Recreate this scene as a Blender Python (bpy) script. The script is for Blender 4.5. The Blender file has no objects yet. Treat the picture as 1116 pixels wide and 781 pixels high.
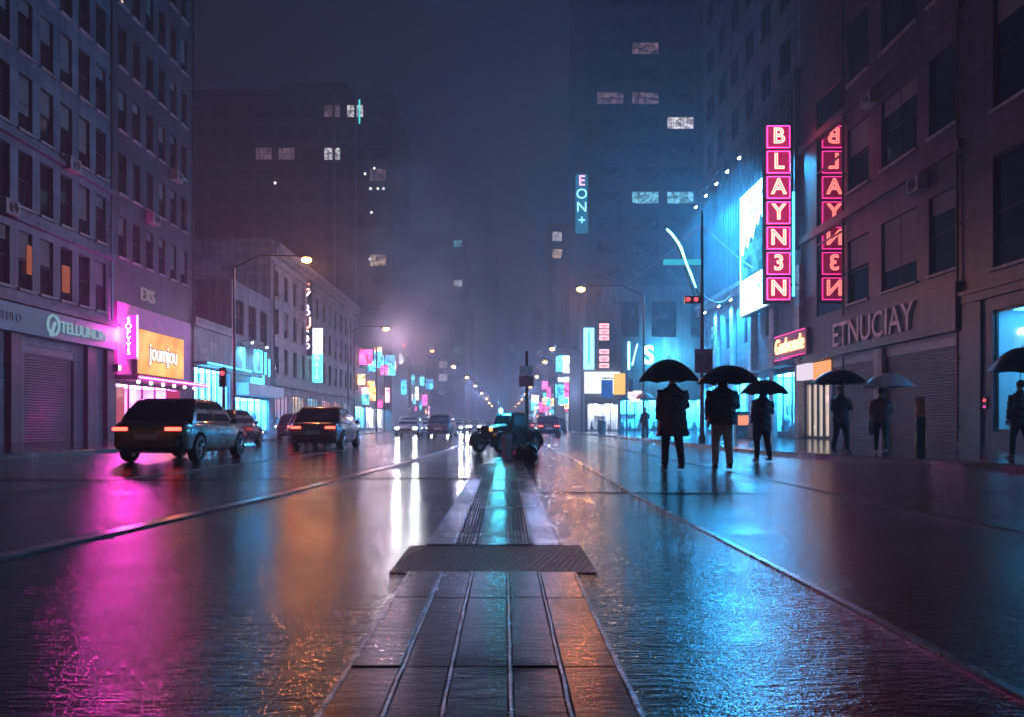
import bpy, bmesh, math, random
from mathutils import Vector, Matrix
random.seed(7)
R = math.radians
S = bpy.context.scene
COL = S.collection

# ------------------------------------------------------------------ camera, sky, sun, exposure
cam = bpy.data.objects.new('camera', bpy.data.cameras.new('camera'))
COL.objects.link(cam); S.camera = cam
cam.location = (0, 0, 0.9); cam.rotation_euler = (R(90), 0, 0)
cam.data.sensor_width = 36; cam.data.lens = 27.1
cam.data.shift_x = 8 / 1116; cam.data.shift_y = 71.5 / 1116
cam.data.clip_start = 0.05; cam.data.clip_end = 3000

W = bpy.data.worlds.new('World'); S.world = W; W.use_nodes = True
nt = W.node_tree; nt.nodes.clear()
sky = nt.nodes.new('ShaderNodeTexSky'); sky.sky_type = 'NISHITA'; sky.sun_disc = False
sky.sun_elevation = R(4); sky.sun_rotation = R(200)
tint = nt.nodes.new('ShaderNodeMix'); tint.data_type = 'RGBA'; tint.blend_type = 'MULTIPLY'
tint.inputs[0].default_value = 1.0; tint.inputs[7].default_value = (0.75, 0.62, 1.0, 1)
bg = nt.nodes.new('ShaderNodeBackground'); bg.inputs[1].default_value = 0.012
glow = nt.nodes.new('ShaderNodeBackground'); glow.inputs[0].default_value = (0.22, 0.27, 0.80, 1); glow.inputs[1].default_value = 0.011
add = nt.nodes.new('ShaderNodeAddShader'); wo = nt.nodes.new('ShaderNodeOutputWorld')
nt.links.new(sky.outputs[0], tint.inputs[6]); nt.links.new(tint.outputs[2], bg.inputs[0])
nt.links.new(bg.outputs[0], add.inputs[0]); nt.links.new(glow.outputs[0], add.inputs[1]); nt.links.new(add.outputs[0], wo.inputs[0])

sun = bpy.data.objects.new('moon', bpy.data.lights.new('moon', 'SUN')); COL.objects.link(sun)
sun.data.energy = 0.012; sun.data.angle = R(10); sun.data.color = (0.6, 0.7, 1.0)
sun.rotation_euler = (R(50), 0, R(-30))

S.view_settings.view_transform = 'Standard'; S.view_settings.look = 'None'
S.view_settings.exposure = 0.25; S.view_settings.gamma = 1.0
cy = S.cycles
cy.use_denoising = True; cy.max_bounces = 5; cy.diffuse_bounces = 2; cy.glossy_bounces = 3
cy.transmission_bounces = 3; cy.transparent_max_bounces = 8; cy.volume_bounces = 0
cy.sample_clamp_indirect = 4.0; cy.sample_clamp_direct = 0; cy.use_light_tree = True
cy.volume_step_rate = 4.0; cy.volume_max_steps = 64
cy.caustics_reflective = True; cy.blur_glossy = 0.5

# ------------------------------------------------------------------ helpers
F, VX, VY, CH = 840.0, 550.0, 462.0, 0.9        # focal length, vanishing point and eye height used when reading sizes off
def PX(px, Y): return (px - VX) * Y / F
def PZ(py, Y): return CH + (VY - py) * Y / F
XR, XL = 17.0, -20.0                             # the two facade lines of the street
def YR(px): return F * XR / (px - VX)
def YL(px): return F * -XL / (VX - px)

def link(o, parent=None):
    COL.objects.link(o)
    if parent: o.parent = parent
    return o
def tag(o, label=None, cat=None, group=None, kind=None):
    if label: o['label'] = label
    if cat: o['category'] = cat
    if group: o['group'] = group
    if kind: o['kind'] = kind
    return o
def thing(name, label, cat, loc=(0, 0, 0), rz=0, group=None):
    o = bpy.data.objects.new(name, None); COL.objects.link(o)
    o.empty_display_size = 0.2
    o.location = loc; o.rotation_euler = (0, 0, rz)
    return tag(o, label, cat, group)
def mesh_of(name, bm, mats, smooth=False):
    bmesh.ops.recalc_face_normals(bm, faces=bm.faces)
    me = bpy.data.meshes.new(name); bm.to_mesh(me); bm.free()
    for m in (mats if isinstance(mats, (list, tuple)) else [mats]): me.materials.append(m)
    if smooth:
        me.polygons.foreach_set('use_smooth', [True] * len(me.polygons))
        if smooth != 'all':
            try: me.set_sharp_from_angle(angle=R(40))
            except Exception: pass
    return me
def obj(name, bm, mats, parent=None, loc=(0, 0, 0), rot=(0, 0, 0), smooth=False):
    o = bpy.data.objects.new(name, mesh_of(name, bm, mats, smooth))
    o.location = loc; o.rotation_euler = rot
    return link(o, parent)
def inst(name, me, parent=None, loc=(0, 0, 0), rot=(0, 0, 0)):
    o = bpy.data.objects.new(name, me); o.location = loc; o.rotation_euler = rot
    return link(o, parent)
def struct(name, bm, mats, smooth=False):
    return tag(obj(name, bm, mats, smooth=smooth), kind='structure')
def copy_tree(o, parent=None):
    c = o.copy(); COL.objects.link(c); c.parent = parent
    for ch in list(o.children): copy_tree(ch, c)
    return c

def box(bm, x0, x1, y0, y1, z0, z1, mi=0):
    v = [bm.verts.new(p) for p in ((x0,y0,z0),(x1,y0,z0),(x1,y1,z0),(x0,y1,z0),(x0,y0,z1),(x1,y0,z1),(x1,y1,z1),(x0,y1,z1))]
    fs = []
    for i in ((3,2,1,0),(4,5,6,7),(0,1,5,4),(1,2,6,5),(2,3,7,6),(3,0,4,7)):
        f = bm.faces.new([v[k] for k in i]); f.material_index = mi; fs.append(f)
    return fs
def bbox(x0, x1, y0, y1, z0, z1, bev=0.0):
    bm = bmesh.new(); box(bm, x0, x1, y0, y1, z0, z1)
    if bev: bmesh.ops.bevel(bm, geom=list(bm.edges), offset=bev, segments=2, affect='EDGES', profile=0.5)
    return bm
def quad(bm, a, b, c, d, mi=0):
    f = bm.faces.new([bm.verts.new(p) for p in (a, b, c, d)]); f.material_index = mi; return f
def frame_of(d):
    d = d.normalized(); u = Vector((0, 0, 1)) if abs(d.z) < 0.9 else Vector((1, 0, 0))
    a = d.cross(u).normalized(); return a, d.cross(a).normalized()
def loft(bm, rings, cap=True, mi=0):
    prev = None; first = None
    for pts in rings:
        cur = [bm.verts.new(p) for p in pts]
        if prev:
            n = len(cur)
            for i in range(n):
                f = bm.faces.new((prev[i], prev[(i+1) % n], cur[(i+1) % n], cur[i])); f.material_index = mi
        else: first = cur
        prev = cur
    if cap:
        bm.faces.new(first[::-1]).material_index = mi; bm.faces.new(prev).material_index = mi
def tube(bm, pts, rads, seg=10, mi=0, flat=1.0):
    pts = [Vector(p) for p in pts]
    if not isinstance(rads, (list, tuple)): rads = [rads] * len(pts)
    rings = []; a = None
    for i, p in enumerate(pts):
        d = (pts[min(i+1, len(pts)-1)] - pts[max(i-1, 0)])
        d = d.normalized()
        if a is None: a, b = frame_of(d)
        else:
            a = (a - d * a.dot(d)).normalized(); b = d.cross(a)
        rings.append([p + (a * math.cos(t) + b * math.sin(t) * flat) * rads[i] for t in (2*math.pi*k/seg for k in range(seg))])
    loft(bm, rings, True, mi)
def ell_rings(lst, seg=20):
    return [[(cx + rx*math.cos(t), cy_ + ry*math.sin(t), z) for t in (2*math.pi*k/seg for k in range(seg))] for (z, cx, cy_, rx, ry) in lst]
def ball(bm, c, rx, ry=None, rz=None, u=14, v=10):
    ry = ry or rx; rz = rz or rx
    m = Matrix.Translation(c) @ Matrix.Diagonal((rx, ry, rz, 1))
    bmesh.ops.create_uvsphere(bm, u_segments=u, v_segments=v, radius=1, matrix=m)
def disc_cyl(bm, c, axis, r, h, seg=20):
    c = Vector(c); ax = Vector(axis).normalized()
    tube(bm, [c - ax*h/2, c + ax*h/2], r, seg)
def remesh(bm, voxel, smooth_it=4, fac=0.5):
    me = bpy.data.meshes.new('tmp'); bm.to_mesh(me); bm.free()
    o = bpy.data.objects.new('tmp', me); COL.objects.link(o)
    m = o.modifiers.new('r', 'REMESH'); m.mode = 'VOXEL'; m.voxel_size = voxel
    if smooth_it:
        s = o.modifiers.new('s', 'SMOOTH'); s.iterations = smooth_it; s.factor = fac
    dg = bpy.context.evaluated_depsgraph_get(); dg.update()
    out = bpy.data.meshes.new_from_object(o.evaluated_get(dg))
    b2 = bmesh.new(); b2.from_mesh(out)
    bpy.data.objects.remove(o); bpy.data.meshes.remove(me); bpy.data.meshes.remove(out)
    return b2
def text_mesh(s, size, extrude=0.02, offset=0.0, outline=0.0, shear=0.0, space=1.0, sx=1.0):
    cu = bpy.data.curves.new('lettering', 'FONT'); cu.body = s; cu.size = size
    cu.align_x = 'CENTER'; cu.align_y = 'CENTER'; cu.shear = shear; cu.space_character = space; cu.resolution_u = 4
    if outline:
        cu.fill_mode = 'NONE'; cu.bevel_depth = outline; cu.bevel_resolution = 1
    else:
        cu.extrude = extrude; cu.offset = offset
    o = bpy.data.objects.new('tmp', cu); COL.objects.link(o)
    dg = bpy.context.evaluated_depsgraph_get(); dg.update()
    me = bpy.data.meshes.new_from_object(o.evaluated_get(dg))
    bpy.data.objects.remove(o); bpy.data.curves.remove(cu)
    me.transform(Matrix.Rotation(R(90), 4, 'X') @ Matrix.Diagonal((sx, 1, 1, 1)))
    me.materials.clear()
    return me
def lettering(s, size, mat, parent, loc, rot=(0, 0, 0), name='lettering', **k):
    me = text_mesh(s, size, **k); me.materials.append(mat)
    return inst(name, me, parent, loc, rot)

# ------------------------------------------------------------------ materials
def nodes(name):
    m = bpy.data.materials.new(name); m.use_nodes = True
    t = m.node_tree; t.nodes.clear()
    out = t.nodes.new('ShaderNodeOutputMaterial')
    return m, t, out
def ramp(t, src, p0, c0, p1, c1):
    r = t.nodes.new('ShaderNodeValToRGB'); e = r.color_ramp.elements
    e[0].position = p0; e[0].color = (*c0, 1) if len(c0) == 3 else c0
    e[1].position = p1; e[1].color = (*c1, 1) if len(c1) == 3 else c1
    t.links.new(src, r.inputs[0]); return r.outputs[0]
def noise(t, vec, scale, detail=3, rough=0.55):
    n = t.nodes.new('ShaderNodeTexNoise'); n.inputs['Scale'].default_value = scale
    n.inputs['Detail'].default_value = detail; n.inputs['Roughness'].default_value = rough
    t.links.new(vec, n.inputs['Vector']); return n.outputs['Fac']
def surf(name, c, rough=0.6, metal=0.0, var=0.25, scale=2.0, bump=0.0, bscale=40, stretch=(1, 1, 1), coat=0.0, ior=1.5):
    m, t, out = nodes(name)
    p = t.nodes.new('ShaderNodeBsdfPrincipled'); t.links.new(p.outputs[0], out.inputs[0])
    tc = t.nodes.new('ShaderNodeTexCoord'); mp = t.nodes.new('ShaderNodeMapping'); mp.inputs['Scale'].default_value = stretch
    t.links.new(tc.outputs['Object'], mp.inputs[0])
    n = noise(t, mp.outputs[0], scale, 5, 0.62)
    lo = tuple(max(0, x*(1-var)) for x in c); hi = tuple(min(1, x*(1+var)) for x in c)
    t.links.new(ramp(t, n, 0.3, lo, 0.7, hi), p.inputs['Base Color'])
    rr = ramp(t, n, 0.3, (max(0.02, rough*0.8),)*3, 0.7, (min(1, rough*1.15),)*3)
    t.links.new(rr, p.inputs['Roughness'])
    p.inputs['Metallic'].default_value = metal; p.inputs['IOR'].default_value = ior
    p.inputs['Coat Weight'].default_value = coat; p.inputs['Coat Roughness'].default_value = 0.08
    if bump:
        b = t.nodes.new('ShaderNodeBump'); b.inputs['Strength'].default_value = bump; b.inputs['Distance'].default_value = 0.02
        t.links.new(noise(t, mp.outputs[0], bscale, 3), b.inputs['Height']); t.links.new(b.outputs[0], p.inputs['Normal'])
    return m
def masonry(name, c, bw, bh, rough=0.55, var=0.3, gap=0.012):
    """coursed stone or cladding: joints, block to block variation and rain streaks"""
    m, t, out = nodes(name)
    p = t.nodes.new('ShaderNodeBsdfPrincipled'); t.links.new(p.outputs[0], out.inputs[0]); p.inputs['Roughness'].default_value = rough
    tc = t.nodes.new('ShaderNodeTexCoord'); sp = t.nodes.new('ShaderNodeSeparateXYZ'); t.links.new(tc.outputs['Object'], sp.inputs[0])
    ad = t.nodes.new('ShaderNodeMath'); t.links.new(sp.outputs[0], ad.inputs[0]); t.links.new(sp.outputs[1], ad.inputs[1])
    cb = t.nodes.new('ShaderNodeCombineXYZ'); t.links.new(ad.outputs[0], cb.inputs[0]); t.links.new(sp.outputs[2], cb.inputs[1])
    br = t.nodes.new('ShaderNodeTexBrick'); t.links.new(cb.outputs[0], br.inputs['Vector'])
    br.inputs['Color1'].default_value = (*[x*(1-var) for x in c], 1); br.inputs['Color2'].default_value = (*[min(1, x*(1+var)) for x in c], 1)
    br.inputs['Mortar'].default_value = (*[x*0.35 for x in c], 1); br.inputs['Scale'].default_value = 1.0
    br.inputs['Mortar Size'].default_value = gap; br.inputs['Brick Width'].default_value = bw; br.inputs['Row Height'].default_value = bh
    mp = t.nodes.new('ShaderNodeMapping'); mp.inputs['Scale'].default_value = (1.6, 0.10, 1); t.links.new(cb.outputs[0], mp.inputs[0])
    st = ramp(t, noise(t, mp.outputs[0], 1.3, 5, 0.7), 0.35, (0.45,)*3, 0.62, (1.15,)*3)
    mx = t.nodes.new('ShaderNodeMix'); mx.data_type = 'RGBA'; mx.blend_type = 'MULTIPLY'; mx.inputs[0].default_value = 1.0
    t.links.new(br.outputs['Color'], mx.inputs[6]); t.links.new(st, mx.inputs[7]); t.links.new(mx.outputs[2], p.inputs['Base Color'])
    iv = t.nodes.new('ShaderNodeMath'); iv.operation = 'MULTIPLY_ADD'; iv.inputs[1].default_value = -1.0; t.links.new(br.outputs['Fac'], iv.inputs[0])
    t.links.new(noise(t, cb.outputs[0], 9, 4), iv.inputs[2])
    b = t.nodes.new('ShaderNodeBump'); b.inputs['Strength'].default_value = 0.5; b.inputs['Distance'].default_value = 0.02
    t.links.new(iv.outputs[0], b.inputs['Height']); t.links.new(b.outputs[0], p.inputs['Normal'])
    return m
def emit(name, c, s):
    m, t, out = nodes(name)
    e = t.nodes.new('ShaderNodeEmission'); e.inputs[0].default_value = (*c, 1); e.inputs[1].default_value = s
    t.links.new(e.outputs[0], out.inputs[0]); return m
def emit_mottled(name, c0, c1, s, scale=(1.2, 1, 3.0), detail=2):
    """a lit pane: blinds, ceiling lights and furniture seen as uneven cells of light"""
    m, t, out = nodes(name)
    e = t.nodes.new('ShaderNodeEmission'); e.inputs[1].default_value = s
    tc = t.nodes.new('ShaderNodeTexCoord'); mp = t.nodes.new('ShaderNodeMapping'); mp.inputs['Scale'].default_value = scale
    oi = t.nodes.new('ShaderNodeObjectInfo'); ad = t.nodes.new('ShaderNodeVectorMath'); ad.operation = 'ADD'
    t.links.new(tc.outputs['Object'], mp.inputs[0]); t.links.new(mp.outputs[0], ad.inputs[0])
    cx = t.nodes.new('ShaderNodeMath'); cx.operation = 'MULTIPLY'; cx.inputs[1].default_value = 40.0
    t.links.new(oi.outputs['Random'], cx.inputs[0]); t.links.new(cx.outputs[0], ad.inputs[1])
    vo = t.nodes.new('ShaderNodeTexVoronoi'); vo.distance = 'CHEBYCHEV'; vo.inputs['Scale'].default_value = 1.0; vo.inputs['Randomness'].default_value = 0.7
    t.links.new(ad.outputs[0], vo.inputs['Vector'])
    sp = t.nodes.new('ShaderNodeSeparateColor'); t.links.new(vo.outputs['Color'], sp.inputs[0])
    mu = t.nodes.new('ShaderNodeMath'); mu.operation = 'MULTIPLY'; t.links.new(sp.outputs[0], mu.inputs[0])
    t.links.new(ramp(t, noise(t, ad.outputs[0], 1.3, detail, 0.7), 0.3, (0.45,)*3, 0.65, (1.1,)*3), mu.inputs[1])
    t.links.new(ramp(t, mu.outputs[0], 0.15, c0, 0.75, c1), e.inputs[0])
    t.links.new(e.outputs[0], out.inputs[0]); return m
def clear_glass(name, tintc=(0.9, 0.95, 1)):
    m, t, out = nodes(name)
    a = t.nodes.new('ShaderNodeBsdfTransparent'); a.inputs[0].default_value = (*tintc, 1)
    g = t.nodes.new('ShaderNodeBsdfGlossy'); g.inputs['Roughness'].default_value = 0.03
    lw = t.nodes.new('ShaderNodeLayerWeight'); lw.inputs[0].default_value = 0.5
    pw = t.nodes.new('ShaderNodeMath'); pw.operation = 'POWER'; pw.inputs[1].default_value = 5
    fr = t.nodes.new('ShaderNodeMath'); fr.operation = 'MULTIPLY_ADD'; fr.inputs[1].default_value = 0.92; fr.inputs[2].default_value = 0.06
    t.links.new(lw.outputs['Facing'], pw.inputs[0]); t.links.new(pw.outputs[0], fr.inputs[0])
    mx = t.nodes.new('ShaderNodeMixShader')
    t.links.new(fr.outputs[0], mx.inputs[0]); t.links.new(a.outputs[0], mx.inputs[1]); t.links.new(g.outputs[0], mx.inputs[2])
    t.links.new(mx.outputs[0], out.inputs[0]); return m

CY, PK, OR_, WM, WHT = (0.06, 0.55, 0.9), (1.0, 0.06, 0.42), (1.0, 0.30, 0.07), (1.0, 0.62, 0.34), (0.85, 0.93, 1.0)
M = {}
M['stone_blue'] = masonry('grey stone', (0.11, 0.14, 0.185), 1.5, 0.55)
M['stone_dark'] = masonry('dark stone', (0.065, 0.062, 0.078), 1.55, 0.825, 0.5)
M['stone_brown'] = masonry('brown stone', (0.075, 0.055, 0.075), 1.3, 0.65, 0.42)
M['stone_pale'] = masonry('pale stone', (0.33, 0.30, 0.31), 1.2, 0.5)
M['stone_tower'] = surf('tower cladding', (0.03, 0.033, 0.042), 0.5, scale=0.15, var=0.3)
M['concrete'] = masonry('concrete panel', (0.20, 0.20, 0.22), 2.4, 1.4, 0.6, 0.12, 0.02)
M['frame'] = surf('dark window frame', (0.035, 0.035, 0.04), 0.4, metal=0.4)
M['frame_pale'] = surf('pale window frame', (0.25, 0.24, 0.25), 0.5)
M['black'] = surf('black paint', (0.018, 0.018, 0.02), 0.35)
M['steel'] = surf('wet steel', (0.42, 0.42, 0.44), 0.28, metal=0.9, bump=0.15, bscale=60)
M['steel_dark'] = surf('dark steel', (0.07, 0.07, 0.075), 0.35, metal=0.7)
M['pane'] = surf('dark pane', (0.012, 0.014, 0.018), 0.06, var=0.2, scale=0.5)
M['mirror_pane'] = surf('coated pane', (0.30, 0.24, 0.30), 0.035, metal=1.0, var=0.08, scale=0.8)
M['blind'] = surf('window blind', (0.16, 0.16, 0.17), 0.6, var=0.15)
M['glass'] = clear_glass('shop glass')
M['shutter'] = surf('shutter steel', (0.13, 0.12, 0.145), 0.42, metal=0.35, scale=1.5)
M['white_wall'] = surf('white wall', (0.7, 0.72, 0.75), 0.6, var=0.08)
M['lit_warm'] = emit_mottled('warm lit pane', (0.10, 0.05, 0.04), (1.0, 0.72, 0.55), 1.3, (2.2, 1, 3.2))
M['lit_white'] = emit_mottled('white lit pane', (0.16, 0.15, 0.18), (0.95, 0.9, 0.95), 1.2, (2.4, 1, 3.0))
M['lit_dim'] = emit_mottled('dim lit pane', (0.02, 0.02, 0.03), (0.40, 0.24, 0.30), 0.6, (2.4, 1, 3.0))
M['lit_cyan'] = emit_mottled('cyan lit pane', (0.01, 0.10, 0.16), (0.30, 0.85, 1.0), 1.0, (2.0, 1, 3.0))
M['e_cyan'] = emit('cyan tube', (0.03, 0.30, 0.55), 9)
M['e_cyan_soft'] = emit('cyan panel', (0.06, 0.55, 0.85), 1.6)
M['e_white'] = emit('white lamp', (0.80, 0.92, 1.0), 9)
M['e_whitecy'] = emit('pale cyan panel', (0.28, 0.70, 0.90), 2.4)
M['e_pink'] = emit('pink panel', (1.0, 0.05, 0.38), 2.2)
M['e_magenta'] = emit('magenta tube', (1.0, 0.05, 0.60), 30)
M['e_orange'] = emit('orange letters', (1.0, 0.42, 0.16), 5)
M['e_red'] = emit('red lamp', (1.0, 0.05, 0.07), 3)
M['e_sodium'] = emit('sodium lamp', (1.0, 0.30, 0.06), 110)
M['e_head'] = emit('headlamp', (0.92, 0.96, 1.0), 150)
M['e_tail'] = emit('tail lamp', (1.0, 0.05, 0.03), 8)
M['e_amber'] = emit('amber lamp', (1.0, 0.25, 0.08), 3)

def wet_ground(name, base, r0, r1, bump, bs, aniso=0.30, dist=0.010):
    m, t, out = nodes(name)
    p = t.nodes.new('ShaderNodeBsdfPrincipled'); t.links.new(p.outputs[0], out.inputs[0])
    tc = t.nodes.new('ShaderNodeTexCoord'); v = tc.outputs['Object']
    big = noise(t, v, 0.75, 5, 0.65)
    mp = t.nodes.new('ShaderNodeMapping'); mp.inputs['Scale'].default_value = (aniso, 1, 1); t.links.new(v, mp.inputs[0]); va = mp.outputs[0]
    fine = noise(t, va, bs, 3, 0.6); med = noise(t, va, bs*0.28, 2, 0.5); grit = noise(t, v, bs*3.0, 2, 0.6)
    t.links.new(ramp(t, noise(t, v, 2.2, 6, 0.7), 0.3, tuple(x*0.6 for x in base), 0.72, tuple(x*1.5 for x in base)), p.inputs['Base Color'])
    t.links.new(ramp(t, big, 0.38, (r0,)*3, 0.66, (r1,)*3), p.inputs['Roughness'])
    p.inputs['IOR'].default_value = 1.75; p.inputs['Specular IOR Level'].default_value = 0.85
    def mth(op, a, b):
        n = t.nodes.new('ShaderNodeMath'); n.operation = op
        for i, x in enumerate((a, b)):
            if isinstance(x, (int, float)): n.inputs[i].default_value = x
            else: t.links.new(x, n.inputs[i])
        return n.outputs[0]
    h = mth('ADD', mth('MULTIPLY', med, 0.65), mth('ADD', mth('MULTIPLY', fine, 0.85), mth('MULTIPLY', grit, 0.26)))
    b = t.nodes.new('ShaderNodeBump'); b.inputs['Distance'].default_value = dist
    t.links.new(ramp(t, big, 0.40, (bump*0.62,)*3, 0.58, (bump,)*3), b.inputs['Strength'])
    t.links.new(h, b.inputs['Height']); t.links.new(b.outputs[0], p.inputs['Normal'])
    return m
M['road'] = wet_ground('wet asphalt', (0.016, 0.016, 0.020), 0.04, 0.09, 1.0, 32)
M['pave'] = wet_ground('wet paving', (0.06, 0.06, 0.065), 0.06, 0.15, 0.45, 18)
M['plank'] = wet_ground('wet track slab', (0.035, 0.033, 0.040), 0.16, 0.32, 0.5, 30)
M['kerb'] = wet_ground('wet kerb stone', (0.20, 0.20, 0.21), 0.15, 0.3, 0.4, 20)
M['rubber'] = surf('tyre rubber', (0.02, 0.02, 0.021), 0.6)

# ------------------------------------------------------------------ haze: the wet night air
bm = bmesh.new(); box(bm, -220, 220, -30, 640, -1, 132)
m, t, out = nodes('night haze')
pv = t.nodes.new('ShaderNodeVolumePrincipled'); pv.inputs['Color'].default_value = (0.72, 0.80, 0.95, 1)
pv.inputs['Density'].default_value = 0.0045; pv.inputs['Anisotropy'].default_value = 0.45
t.links.new(pv.outputs[0], out.inputs['Volume'])
HAZE = tag(obj('haze', bm, m), kind='stuff'); HAZE.display_type = 'WIRE'

# ------------------------------------------------------------------ ground
bm = bmesh.new(); quad(bm, (-200, -28, 0), (200, -28, 0), (200, 620, 0), (-200, 620, 0))
struct('road', bm, M['road'])
def prism_xy(poly, z0, z1):
    bm = bmesh.new()
    a = [bm.verts.new((x, y, z0)) for x, y in poly]; b = [bm.verts.new((x, y, z1)) for x, y in poly]
    bm.faces.new(a[::-1]); bm.faces.new(b)
    for i in range(len(poly)): j = (i+1) % len(poly); bm.faces.new((a[i], a[j], b[j], b[i]))
    return bm
def strip(pts, w, z0, z1, bev=0.0):
    """a raised ribbon along a polyline on the ground"""
    bm = bmesh.new(); rings = []
    for i, (x, y) in enumerate(pts):
        a = Vector(pts[max(i-1, 0)]); b = Vector(pts[min(i+1, len(pts)-1)]); d = (b-a).normalized(); n = Vector((-d.y, d.x))
        L, Rr = Vector((x, y)) + n*w/2, Vector((x, y)) - n*w/2
        Li, Ri = Vector((x, y)) + n*(w/2-bev), Vector((x, y)) - n*(w/2-bev)
        rings.append([(L.x, L.y, z0), (L.x, L.y, z1-bev), (Li.x, Li.y, z1), (Ri.x, Ri.y, z1), (Rr.x, Rr.y, z1-bev), (Rr.x, Rr.y, z0)])
    loft(bm, rings); return bm
kerb_r = [(10.1, -25), (10.1, 14.5), (9.55, 17.0), (8.4, 20.5), (7.9, 23.0), (7.8, 26), (7.8, 620)]
struct('sidewalk', prism_xy(kerb_r + [(60, 620), (60, -25)], 0.0, 0.115), M['pave'])
struct('kerb', strip([(x-0.02, y) for x, y in kerb_r], 0.30, 0.0, 0.135, 0.03), M['kerb'])
struct('sidewalk', prism_xy([(-13, -25), (-13, 620), (-60, 620), (-60, -25)], 0.0, 0.115), M['pave'])
struct('kerb', strip([(-13, -25), (-13, 620)], 0.30, 0.0, 0.135, 0.03), M['kerb'])
# raised lane divider on the left and slim rails and joints in the carriageway
M['paint'] = surf('worn pale paint', (0.42, 0.40, 0.42), 0.22, var=0.35, scale=3)
struct('lane_divider', strip([(-3.95, 1.5), (-3.62, 3.5), (-3.39, 5.2), (-2.88, 9.7), (-2.42, 17), (-2.1, 25), (-1.75, 45), (-1.6, 120)], 0.17, 0.0, 0.020, 0.008), M['paint'])
struct('steel_strip', strip([(1.72, -2), (1.70, 4.8), (1.66, 10), (1.78, 18), (1.9, 60)], 0.05, 0.0, 0.014, 0.005), M['steel'])
struct('steel_strip', strip([(4.3, -2), (4.3, 60)], 0.03, 0.0, 0.010, 0.004), M['steel_dark'])
struct('steel_strip', strip([(-6.6, 4), (-5.2, 40)], 0.04, 0.0, 0.010, 0.004), M['steel_dark'])
for (x0, y0, x1, y1) in ((-12.8, 12.2, -0.62, 13.0), (0.46, 10.3, 3.4, 10.1)):
    struct('road_joint', strip([(x0, y0), (x1, y1)], 0.018, 0.0, 0.004, 0.001), M['black'])

M['rail'] = surf('worn rail', (0.34, 0.33, 0.36), 0.22, metal=0.75, var=0.6, scale=9, bump=0.6, bscale=45)
# tram slot track: five slabs between steel strips
xs = [-0.573, -0.375, -0.195, 0.02, 0.205, 0.42]
bm = bmesh.new()
def slab_run(y0, y1, cuts):
    ys = [y0] + cuts + [y1]
    for a, b in zip(ys[:-1], ys[1:]):
        for i in range(5):
            fs = box(bm, xs[i]+0.010, xs[i+1]-0.010, a+0.006, b-0.006, 0.0, 0.010 + 0.002*((i*7+int(a*3)) % 3))
slab_run(-2, 4.67, [1.2, 2.83, 3.96]); slab_run(5.70, 17.7, [8.1, 11.0, 14.3])
bmesh.ops.bevel(bm, geom=[e for e in bm.edges], offset=0.003, segments=1, affect='EDGES')
struct('track_slabs', bm, M['plank'])
for i, x in enumerate(xs):
    for (a, b) in ((-2, 4.66), (5.71, 17.7)):
        rr = random.Random(i*3+int(a)); n_ = int((b-a)/0.12)
        ww = 0.021 if i in (0, 5) else 0.014
        pts_ = [(x+rr.uniform(-0.0025, 0.0025), a+(b-a)*q/n_) for q in range(n_+1)]
        struct('track_rail', strip(pts_, ww, 0.0, 0.0145, 0.003), M['rail'])
bm = bmesh.new(); box(bm, -0.70, 0.56, 4.66, 5.71, 0.0, 0.006)
for k in range(34):
    x = -0.80 + k*0.042
    a = Vector((x, 4.68, 0.005)); b = Vector((x+0.26, 5.69, 0.005))
    if a.x < -0.695: a = a.lerp(b, (-0.695-a.x)/(b.x-a.x))
    if b.x > 0.555: b = a.lerp(b, max(0.0, (0.555-a.x)/(b.x-a.x)))
    if (b-a).length > 0.08: tube(bm, [a, b], 0.005, 6)
struct('track_grate', bm, surf('grate iron', (0.016, 0.015, 0.018), 0.36, var=0.5, scale=14, bump=0.5, bscale=60, ior=1.3))
bm = bmesh.new()
for (a, b) in ((-0.365, -0.205), (0.03, 0.195)):
    for k in range(6):
        x = a + (b-a)*(k+0.5)/6; tube(bm, [(x, 5.75, 0.016), (x, 17.6, 0.016)], 0.006, 6)
struct('track_ribs', bm, M['rubber'])

# ------------------------------------------------------------------ facade kit
def facade_bm(Wd, H, D, openings, reveal=0.22):
    """wall of a building in local space: front at y=0 looking to -y, with real openings"""
    bm = bmesh.new()
    us = sorted({0.0, Wd, *[round(o[0], 3) for o in openings], *[round(o[1], 3) for o in openings]})
    zs = sorted({0.0, H, *[round(o[2], 3) for o in openings], *[round(o[3], 3) for o in openings]})
    us = [u for u in us if 0 <= u <= Wd]; zs = [z for z in zs if 0 <= z <= H]
    for j in range(len(zs)-1):
        zc = (zs[j]+zs[j+1])/2; run = None
        for i in range(len(us)-1):
            uc = (us[i]+us[i+1])/2
            hole = any(o[0] < uc < o[1] and o[2] < zc < o[3] for o in openings)
            if not hole and run is None: run = us[i]
            if run is not None and (hole or i == len(us)-2):
                e = us[i] if hole else us[i+1]
                quad(bm, (run, 0, zs[j]), (e, 0, zs[j]), (e, 0, zs[j+1]), (run, 0, zs[j+1])); run = None
    for (a, b, c, d, *_) in openings:
        r = reveal
        quad(bm, (a, 0, c), (a, r, c), (a, r, d), (a, 0, d)); quad(bm, (b, 0, c), (b, 0, d), (b, r, d), (b, r, c))
        quad(bm, (a, 0, d), (a, r, d), (b, r, d), (b, 0, d)); quad(bm, (a, 0, c), (b, 0, c), (b, r, c), (a, r, c))
    quad(bm, (0, 0, 0), (0, D, 0), (0, D, H), (0, 0, H)); quad(bm, (Wd, 0, 0), (Wd, 0, H), (Wd, D, H), (Wd, D, 0))
    quad(bm, (0, D, 0), (Wd, D, 0), (Wd, D, H), (0, D, H)); quad(bm, (0, 0, H), (Wd, 0, H), (Wd, D, H), (0, D, H))
    return bm
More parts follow.
